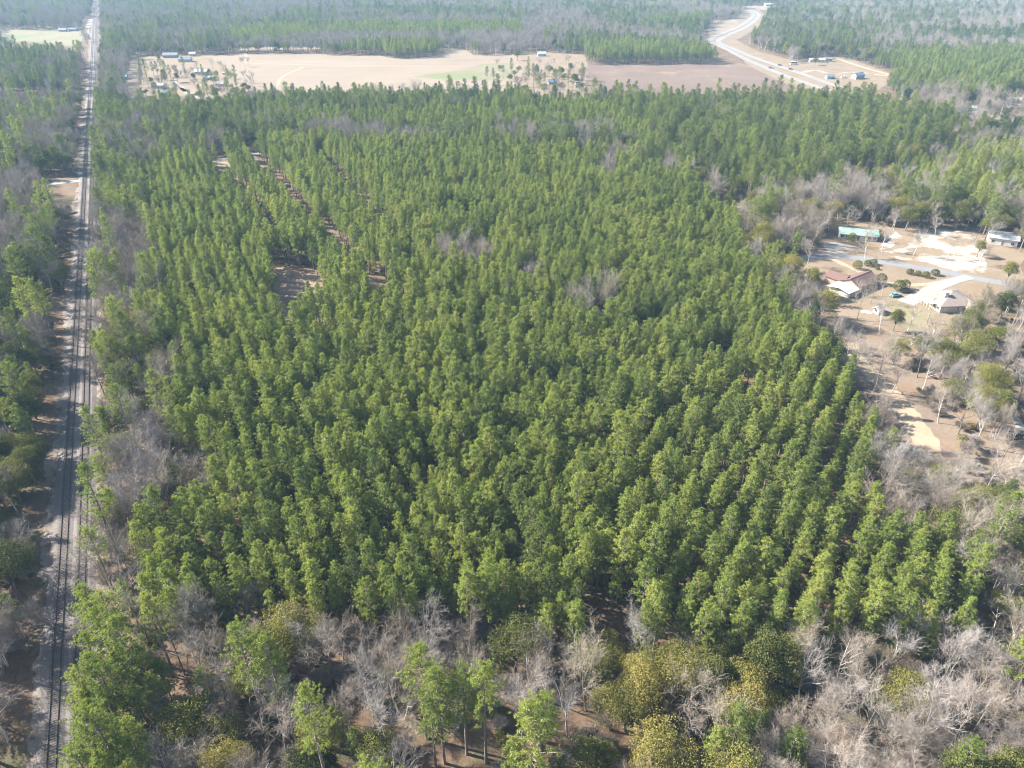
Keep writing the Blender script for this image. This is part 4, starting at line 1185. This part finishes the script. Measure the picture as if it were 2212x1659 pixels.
for xx, yy in ((-2.0, 1.6), (3.2, -1.4)):
    m = MB(); zz = 2.8 + 2.1 * (1 - abs(yy) / 4.3); m.tube([(xx, yy, zz), (xx, yy, zz + 0.55)], [0.07, 0.07], 8); m.obj("vent_pipe", M['grey_wall'], ro)
m = MB()
for sy in (-1, 1): m.box(-Lr/2 - 0.5, Lr/2 + 0.5, sy*4.86 - 0.06, sy*4.86 + 0.06, 2.50, 2.62)
m.obj("gutter", M['trim'], root)
# hip-roofed house with chimney
a = np.array(spot(1989, 632.5, 2.6)); b = np.array(spot(2028, 661, 2.6))
yaw = math.atan2(b[1] - a[1], b[0] - a[0]); Wd = float(np.linalg.norm(b - a))
c0 = (a + b) / 2 + np.array((-math.sin(yaw), math.cos(yaw))) * 8.2
root = empty("house", (*c0, 0), yaw)
tag(root, "brown hip-roofed house with a pale chimney beside the white driveway", "house")
Lh = max(14.0, Wd)
ro = hip_parts(root, Lh, 15.5, 2.7, 3.0, M['white_wall'], M['brown_roof'])
fenestrate(root, Lh, 15.5, 5)
m = MB(); m.box(-0.55, 0.55, -0.75, 0.75, 2.6, 6.4); m.box(-0.68, 0.68, -0.88, 0.88, 6.4, 6.6)
shift(m, Lh*0.16, -3.6, 0).obj("chimney", M['trim'], ro)
gable_parts(root, 6.0, 5.0, 2.6, 1.5, M['white_wall'], M['brown_roof'], Lh/2 + 0.6, 4.6, 0)
m = MB()
m.box(-Lh*0.36, Lh*0.30, -10.4, -8.0, 2.45, 2.6)
for q in range(6): m.box(-Lh*0.35 + q*Lh*0.125, -Lh*0.35 + q*Lh*0.125 + 0.14, -10.3, -10.16, 0.0, 2.45)
m.obj("porch", M['trim'], root)

for xx, yy in ((-3.0, 4.0), (2.0, 5.0), (-1.0, -5.2)):
    m = MB(); zz = 2.85 + 3.0 * (1 - abs(yy) / 8.35); m.tube([(xx, yy, zz), (xx, yy, zz + 0.6)], [0.08, 0.08], 8); m.obj("vent_pipe", M['grey_wall'], ro)
# long green-roofed house
a = np.array(spot(1811, 494, 3.5)); b = np.array(spot(1897, 501, 3.5))
yaw = math.atan2(b[1] - a[1], b[0] - a[0]); L_ = float(np.linalg.norm(b - a)); mid = (a + b) / 2
root = empty("house", (*mid, 0), yaw)
tag(root, "long white house with a pale green metal roof at the back of the yards", "house")
gable_parts(root, L_ - 1, 9.0, 2.7, 1.7, M['white_wall'], M['green_roof'], over=0.6)
fenestrate(root, L_ - 1, 9.0, 7)

house("white metal workshop with a white roof at the right edge of the sandy yard", 2163, 523, -0.5, 12, 10, 3.2, 1.6, 'white_wall', 'white_roof', "workshop", "workshop", 3)
house("small pale garden shed behind the hip-roofed house's lawn", 1898, 676, 0.4, 3.6, 2.8, 2.0, 0.7, 'white_wall', 'white_roof', "garden_shed", "shed", 1)
FAR = [
 ("white farmhouse with a pale roof in front of the farmyard pines", 344, 190, -0.15, 17, 9, 2.9, 2.0, 'white_wall', 'white_roof', 'house', 4),
 ("dark grey roofed cottage half hidden behind the stand's far left edge", 356, 205, 0.1, 12, 8, 2.8, 2.2, 'white_wall', 'grey_roof', 'house', 3),
 ("white cottage with a slate blue roof at the field edge of the farmyard", 478, 186, -0.25, 13, 8, 2.8, 2.2, 'white_wall', 'grey_roof', 'house', 3),
 ("large farmhouse with a pale teal roof in the farmyard middle", 438, 160, -0.2, 20, 11, 3.0, 2.8, 'white_wall', 'pale_roof', 'house', 4),
 ("low grey farm cottage in front of the pale teal roofed farmhouse", 453, 172, -0.1, 15, 7, 2.7, 1.6, 'grey_wall', 'pale_roof', 'house', 3),
 ("grey-blue house at the far back of the farmyard, left one", 370, 124, 0.1, 24, 12, 3.2, 3.2, 'grey_wall', 'grey_roof', 'house', 4),
 ("grey-blue house at the far back of the farmyard, right one", 401, 133, 0.0, 20, 10, 3.0, 2.6, 'white_wall', 'blue_roof', 'house', 4),
 ("small white barn by the trees behind the farmyard", 417, 121, 0.2, 10, 8, 3.2, 2.2, 'white_wall', 'white_roof', 'barn', 2),
 ("bright turquoise roofed shed among trees left of the farmyard", 269, 171, 0.2, 9, 8, 3.0, 1.6, 'grey_wall', 'teal_roof', 'shed', 2),
 ("dark blue roofed house behind the far edge of the pine stand", 1195, 182, 0.0, 13, 8, 2.9, 2.2, 'white_wall', 'blue_roof', 'house', 3),
 ("low dark shed right of the dark blue roofed house", 1208, 186, 0.0, 6, 5, 2.2, 0.9, 'grey_wall', 'dark_roof', 'shed', 1),
 ("pale blue cottage among bare trees beyond the pasture", 1170, 121, 0.1, 14, 9, 3.2, 2.8, 'white_wall', 'pale_roof', 'house', 3),
 ("silver roofed building poking out behind the pine stand", 1376, 207, 0.15, 20, 9, 3.2, 2.0, 'white_wall', 'white_roof', 'barn', 3),
 ("small blue-grey roofed cabin beside the highway homestead lane", 1792, 170, 0.0, 11, 8, 2.8, 2.0, 'white_wall', 'grey_roof', 'cabin', 2),
 ("tall blue metal barn in the highway homestead", 1852, 170, 0.35, 15, 10, 4.0, 2.6, 'grey_wall', 'blue_roof', 'barn', 3),
 ("long white shed beneath the trees of the highway homestead", 1764, 134, -0.1, 24, 8, 3.0, 1.6, 'white_wall', 'white_roof', 'shed', 4),
 ("grey shed right of the long white shed in the highway homestead", 1786, 132, -0.1, 14, 9, 3.0, 1.8, 'grey_wall', 'grey_roof', 'shed', 3),
 ("white shed in the sandy clearing at the far right", 2101, 238, 0.0, 12, 7, 2.6, 1.4, 'white_wall', 'pale_roof', 'shed', 2),
 ("white roofed house in the cottage clearing at the right edge", 2190, 222, -0.2, 22, 10, 3.0, 2.2, 'grey_wall', 'white_roof', 'house', 4),
 ("white house standing far off across the north pasture", 137, 68, 0.1, 16, 10, 3.0, 2.4, 'white_wall', 'grey_roof', 'house', 3),
 ("blue-roofed house beside the white one across the north pasture", 160, 67, 0.0, 18, 10, 3.0, 2.4, 'grey_wall', 'blue_roof', 'house', 3),
 ("white building far off beside the crest field", 1660, 13, 0.1, 26, 14, 4, 3, 'white_wall', 'white_roof', 'barn', 3),
 ("long white building far off in the grey woods at top centre", 560, 22, 0.0, 60, 16, 5, 2.5, 'white_wall', 'white_roof', 'barn', 4),
 ("white building far off in the woods beyond the pine block", 1290, 31, 0.0, 40, 14, 5, 2.5, 'white_wall', 'white_roof', 'barn', 4),
]
for lab, u, v, yw, L_, W_, wh, rh, wl, rf, nm, n in FAR:
    house(lab, u, v, yw, L_ * 0.74, W_ * 0.74, wh, rh * 0.8, wl, rf, nm, nm, n)

# ------------------------------------------------------------------ vehicles
def car_mesh(prof, width, inset=0.0):
    """side profile (x, z) extruded across, the upper points drawn in"""
    zt = max(p[1] for p in prof); zl = 0.85
    vs = []
    for s in (-1, 1):
        for px, pz in prof:
            k = inset * max(0, (pz - zl)) / max(0.01, zt - zl)
            vs.append((px, s * (width / 2 - k), pz))
    n = len(prof); m = MB()
    m.add(vs, [tuple(range(n - 1, -1, -1)), tuple(range(n, 2 * n))] + [(i, (i + 1) % n, n + (i + 1) % n, n + i) for i in range(n)])
    return m
def make_vehicle(name, label, cat, u, v, yaw, paint, style='car', s=1.0, group=None):
    x, y = spot(u, v)
    t = empty(name, (x, y, 0.1), yaw); t.scale = (s, s, s)
    tag(t, label, cat, group)
    L, W = (4.6, 1.8) if style == 'car' else (5.1, 1.95) if style in ('suv', 'pickup') else (6.2, 2.1)
    hood, roofz = (0.92, 1.45) if style == 'car' else (1.05, 1.75) if style in ('suv', 'pickup') else (1.2, 2.4)
    f, r = L / 2, -L / 2
    m = car_mesh([(r, 0.35), (f, 0.35), (f + 0.03, 0.7), (f - 0.15, hood - 0.06), (f - 0.35, hood), (r + 0.25, hood), (r, hood - 0.08)], W, 0.08)
    body = m.obj("body", paint, t)
    c0, c1 = (-1.55, 1.05) if style == 'car' else (-2.35, 1.15) if style == 'suv' else (-0.3, 1.1) if style == 'pickup' else (-3.0, 2.4)
    if style == 'pickup':
        bed = MB(); bed.box(r + 0.12, c0 - 0.15, -W/2 + 0.16, W/2 - 0.16, hood - 0.02, hood + 0.012); bed.obj("cargo_bed", M['tyre'], t)
    cab = car_mesh([(c0, hood - 0.02), (c1, hood - 0.02), (c1 - 0.65, roofz - 0.04), (c1 - 0.85, roofz), (c0 + 0.4, roofz), (c0 + 0.2, roofz - 0.05)], W - 0.12, 0.16)
    cab.obj("cabin", paint, t)
    g1 = MB(); g1.add([(c1 - 0.02, -W/2 + 0.2, hood + 0.06), (c1 - 0.02, W/2 - 0.2, hood + 0.06), (c1 - 0.60, W/2 - 0.3, roofz - 0.08), (c1 - 0.60, -W/2 + 0.3, roofz - 0.08)], [(0, 1, 2, 3)])
    g1.v = [(a + 0.035, b, c) for a, b, c in g1.v]; g1.obj("windscreen", M['glass'], t)
    g2 = MB(); g2.add([(c0 - 0.01, -W/2 + 0.2, hood + 0.06), (c0 - 0.01, W/2 - 0.2, hood + 0.06), (c0 + 0.18, W/2 - 0.3, roofz - 0.1), (c0 + 0.18, -W/2 + 0.3, roofz - 0.1)], [(3, 2, 1, 0)])
    g2.v = [(a - 0.03, b, c) for a, b, c in g2.v]; g2.obj("rear_window", M['glass'], t)
    for sd in (-1, 1):
        g3 = MB(); yb = sd * (W/2 - 0.055); yt = sd * (W/2 - 0.19)
        q = [(c0 + 0.15, yb, hood + 0.07), (c1 - 0.2, yb, hood + 0.07), (c1 - 0.72, yt, roofz - 0.1), (c0 + 0.32, yt, roofz - 0.1)]
        g3.add(q, [(0, 1, 2, 3) if sd < 0 else (3, 2, 1, 0)]); g3.obj("side_window", M['glass'], t)
        for xx in (f - 0.85, r + 0.9):
            w = MB(); k = 14; rad = 0.34
            ring = [(xx + rad * math.cos(6.283*i/k), 0.34 + rad * math.sin(6.283*i/k)) for i in range(k)]
            ya, yb2 = sd * (W/2 - 0.2), sd * (W/2 + 0.03)
            w.add([(p, ya, q_) for p, q_ in ring] + [(p, yb2, q_) for p, q_ in ring], [(i, (i+1) % k, k+(i+1) % k, k+i) for i in range(k)] + [tuple(range(k)), tuple(range(2*k-1, k-1, -1))])
            wh = w.obj("wheel", M['tyre'], t)
            w = MB(); rad = 0.2; y3 = sd * (W/2 + 0.034)
            w.add([(xx + rad * math.cos(6.283*i/k), y3, 0.34 + rad * math.sin(6.283*i/k)) for i in range(k)], [tuple(range(k))]); w.obj("rim", M['steel'], wh)
        h = MB(); h.box(f - 0.04, f + 0.045, *sorted((sd*(W/2-0.12), sd*(W/2-0.5))), 0.62, 0.78); h.obj("headlight", M['lamp'], t)
        h = MB(); h.box(r - 0.03, r + 0.05, *sorted((sd*(W/2-0.1), sd*(W/2-0.4))), 0.66, 0.84); h.obj("tail_light", M['tail'], t)
    return t
make_vehicle("parked_car", "teal car parked on the driveway end of the hip-roofed house", "car", 1933.5, 640, 0.35, M['car_teal'], 'car')
make_vehicle("parked_car", "black SUV parked beside the round shrubs on the white driveway", "car", 1956, 631, 0.25, M['car_black'], 'suv')
make_vehicle("parked_van", "long black van at the right frame edge below the curved driveway", "van", 2196, 948, 0.12, M['car_black'], 'van')
make_vehicle("highway_car", "dark car on the near highway lane, furthest left of the three", "car", 1665, 148, -0.65, M['car_grey'], 'suv', 1.0, "vehicles on the highway")
make_vehicle("highway_car", "dark car on the far highway lane between the other two", "car", 1684.7, 142.0, -0.65, M['car_grey'], 'suv', 1.0, "vehicles on the highway")
make_vehicle("highway_car", "dark car on the far highway lane, furthest right of the three", "car", 1708, 150.5, -0.65, M['car_red'], 'suv', 1.0, "vehicles on the highway")
make_vehicle("parked_van", "white van parked at the field edge beyond the highway", "van", 1714.7, 140, 0.1, M['car_white'], 'van', 1.5)
make_vehicle("parked_truck", "white pickup truck between the cabin and the blue barn", "truck", 1823, 168.5, 0.2, M['car_white'], 'pickup', 1.3)
make_vehicle("parked_truck", "dark pickup truck beside the blue-grey roofed cabin", "truck", 1798, 171, -0.2, M['car_grey'], 'pickup', 1.0)
make_vehicle("parked_van", "white van in the roadside yard, upper one by the fallow field", "van", 1249, 182, 0.3, M['car_white'], 'van', 1.1)
make_vehicle("parked_van", "white van in the roadside yard, lower one by the pines", "van", 1249, 190, 0.2, M['car_white'], 'van', 1.1)
make_vehicle("parked_car", "small white car by the bare trees of the farmyard", "car", 486, 161, 0.1, M['car_white'], 'suv', 1.1)

# ------------------------------------------------------------------ yard shrubs, poles, tarps
def shrub(label, u, v, s, tint, var, name="round_shrub", group=None):
    x, y = spot(u, v)
    wm, cm, _ = PROTO['ball'][var]
    e = empty(name, (x, y, 0), u % 6.28); e.scale = (s * 0.95, s * 0.95, s)
    tag(e, label, "shrub", group)
    link(bpy.data.objects.new("stem", wm), e)
    c = link(bpy.data.objects.new("foliage", cm), e); c["tint"] = tint
def uvz(zx, zy): return ((2450 + zx * .2486) / 1.3888, (760 + zy * .2486) / 1.3888)
for lab, zx, zy, s, t_, vr in [
 ("clipped round shrub in the row on the dry lawn, first from the left", 1118, 252, 1.05, .22, 0), ("clipped round shrub in the row on the dry lawn, second from the left", 1216, 270, 0.95, .22, 0),
 ("clipped round shrub in the row on the dry lawn, third from the left", 1312, 292, 1.1, .24, 1), ("clipped round shrub in the row on the dry lawn, last at the right", 1424, 266, 1.15, .26, 1),
 ("dark green bush at the right corner of the red-roofed house", 762, 372, 1.5, .15, 3), ("spiky dark bush behind the red-roofed house's back wing", 482, 192, 1.3, .12, 3),
 ("dark shrub by the street, left one of two under the bare tree", 610, 152, 1.1, .12, 1), ("dark shrub by the street, right one of two under the bare tree", 680, 138, 1.1, .12, 1),
 ("dark green shrub above the parked cars, left one of two", 980, 452, 1.5, .12, 3), ("dark green shrub above the parked cars, right one of two", 1052, 430, 1.3, .12, 3),
 ("low scrubby bush on the lawn below the street", 730, 196, 0.7, .2, 2)]:
    shrub(lab, *uvz(zx, zy), s, t_, vr, group="shrubs in the yards")
for lab, u, v, s, t_, vr in [("grey-green bush at the right end of the green-roofed house", 1897, 513, 1.3, .12, 3), ("small bush against the front of the green-roofed house", 1858, 512, 1.0, .12, 1),
 ("bronze bush in front of the green-roofed house by the sand", 1838, 522, 1.4, .45, 3)]:
    shrub(lab, u, v, s, t_, vr, group="shrubs in the yards")

def pole(label, u, v, h, yaw, arm=True):
    x, y = spot(u, v)
    t = empty("utility_pole", (x, y, 0), yaw)
    tag(t, label, "utility pole", "utility poles")
    m = MB(); m.tube([(0,0,-0.4),(0.02,0,h*0.5),(0,0,h)], [0.17,0.14,0.11], 8); m.obj("shaft", M['pole'], t, True)
    if arm:
        m = MB(); m.box(-1.1, 1.1, 0.12, 0.22, h-0.7, h-0.55); c = m.obj("crossarm", M['pole'], t)
        for xx in (-0.95, -0.4, 0.4, 0.95):
            m = MB(); m.tube([(xx,0.17,h-0.55),(xx,0.17,h-0.38)], [0.05,0.035], 6); m.obj("insulator", M['grey_wall'], c)
pole("wooden utility pole on the lawn in front of the hip-roofed house", 2002, 697, 10.5, 0.4)
pole("wooden utility pole near the right frame edge below the street", 2186, 705, 11.0, 0.2)
def tarp(label, u, v, L, W, h, yaw):
    x, y = spot(u, v)
    m = MB(); n = 9; vs = []
    for i in range(n):
        for j in range(n):
            a, b = i/(n-1)*2-1, j/(n-1)*2-1
            vs.append((a*L/2*(1+0.06*math.sin(5*b)), b*W/2*(1+0.08*math.sin(4*a)), 0.03 + h*max(0, (1-a*a)*(1-b*b))**0.5*(0.8+0.25*math.sin(7*a+3*b))))
    m.add(vs, [(i*n+j, (i+1)*n+j, (i+1)*n+j+1, i*n+j+1) for i in range(n-1) for j in range(n-1)])
    o = m.obj("tarpaulin", M['tarp'], None, True); o.location = (x, y, 0.05); o.rotation_euler = (0, 0, yaw)
    tag(o, label, "tarpaulin")
tarp("crumpled white tarpaulin over a pile on the ground below the red-roofed house", 1872, 675, 4.0, 1.6, 0.8, -0.5)

# ------------------------------------------------------------------ haze: the damp winter air over the whole country
hz = MB(); hz.box(-3000, 3000, -420, 3600, -1.0, 127.0)
ho = tag(hz.obj("haze", bpy.data.materials.new("haze_air")), "thin blue haze lying over the whole landscape", "haze", kind="stuff")
hm = ho.data.materials[0]; hm.use_nodes = True
hn = hm.node_tree
for n_ in list(hn.nodes):
    if n_.type == 'BSDF_PRINCIPLED': hn.nodes.remove(n_)
pv = hn.nodes.new("ShaderNodeVolumePrincipled")
pv.inputs["Color"].default_value = (0.46, 0.74, 1.0, 1)
pv.inputs["Density"].default_value = HAZE_DENSITY
pv.inputs["Anisotropy"].default_value = 0.0
hn.links.new(pv.outputs[0], hn.nodes["Material Output"].inputs["Volume"])
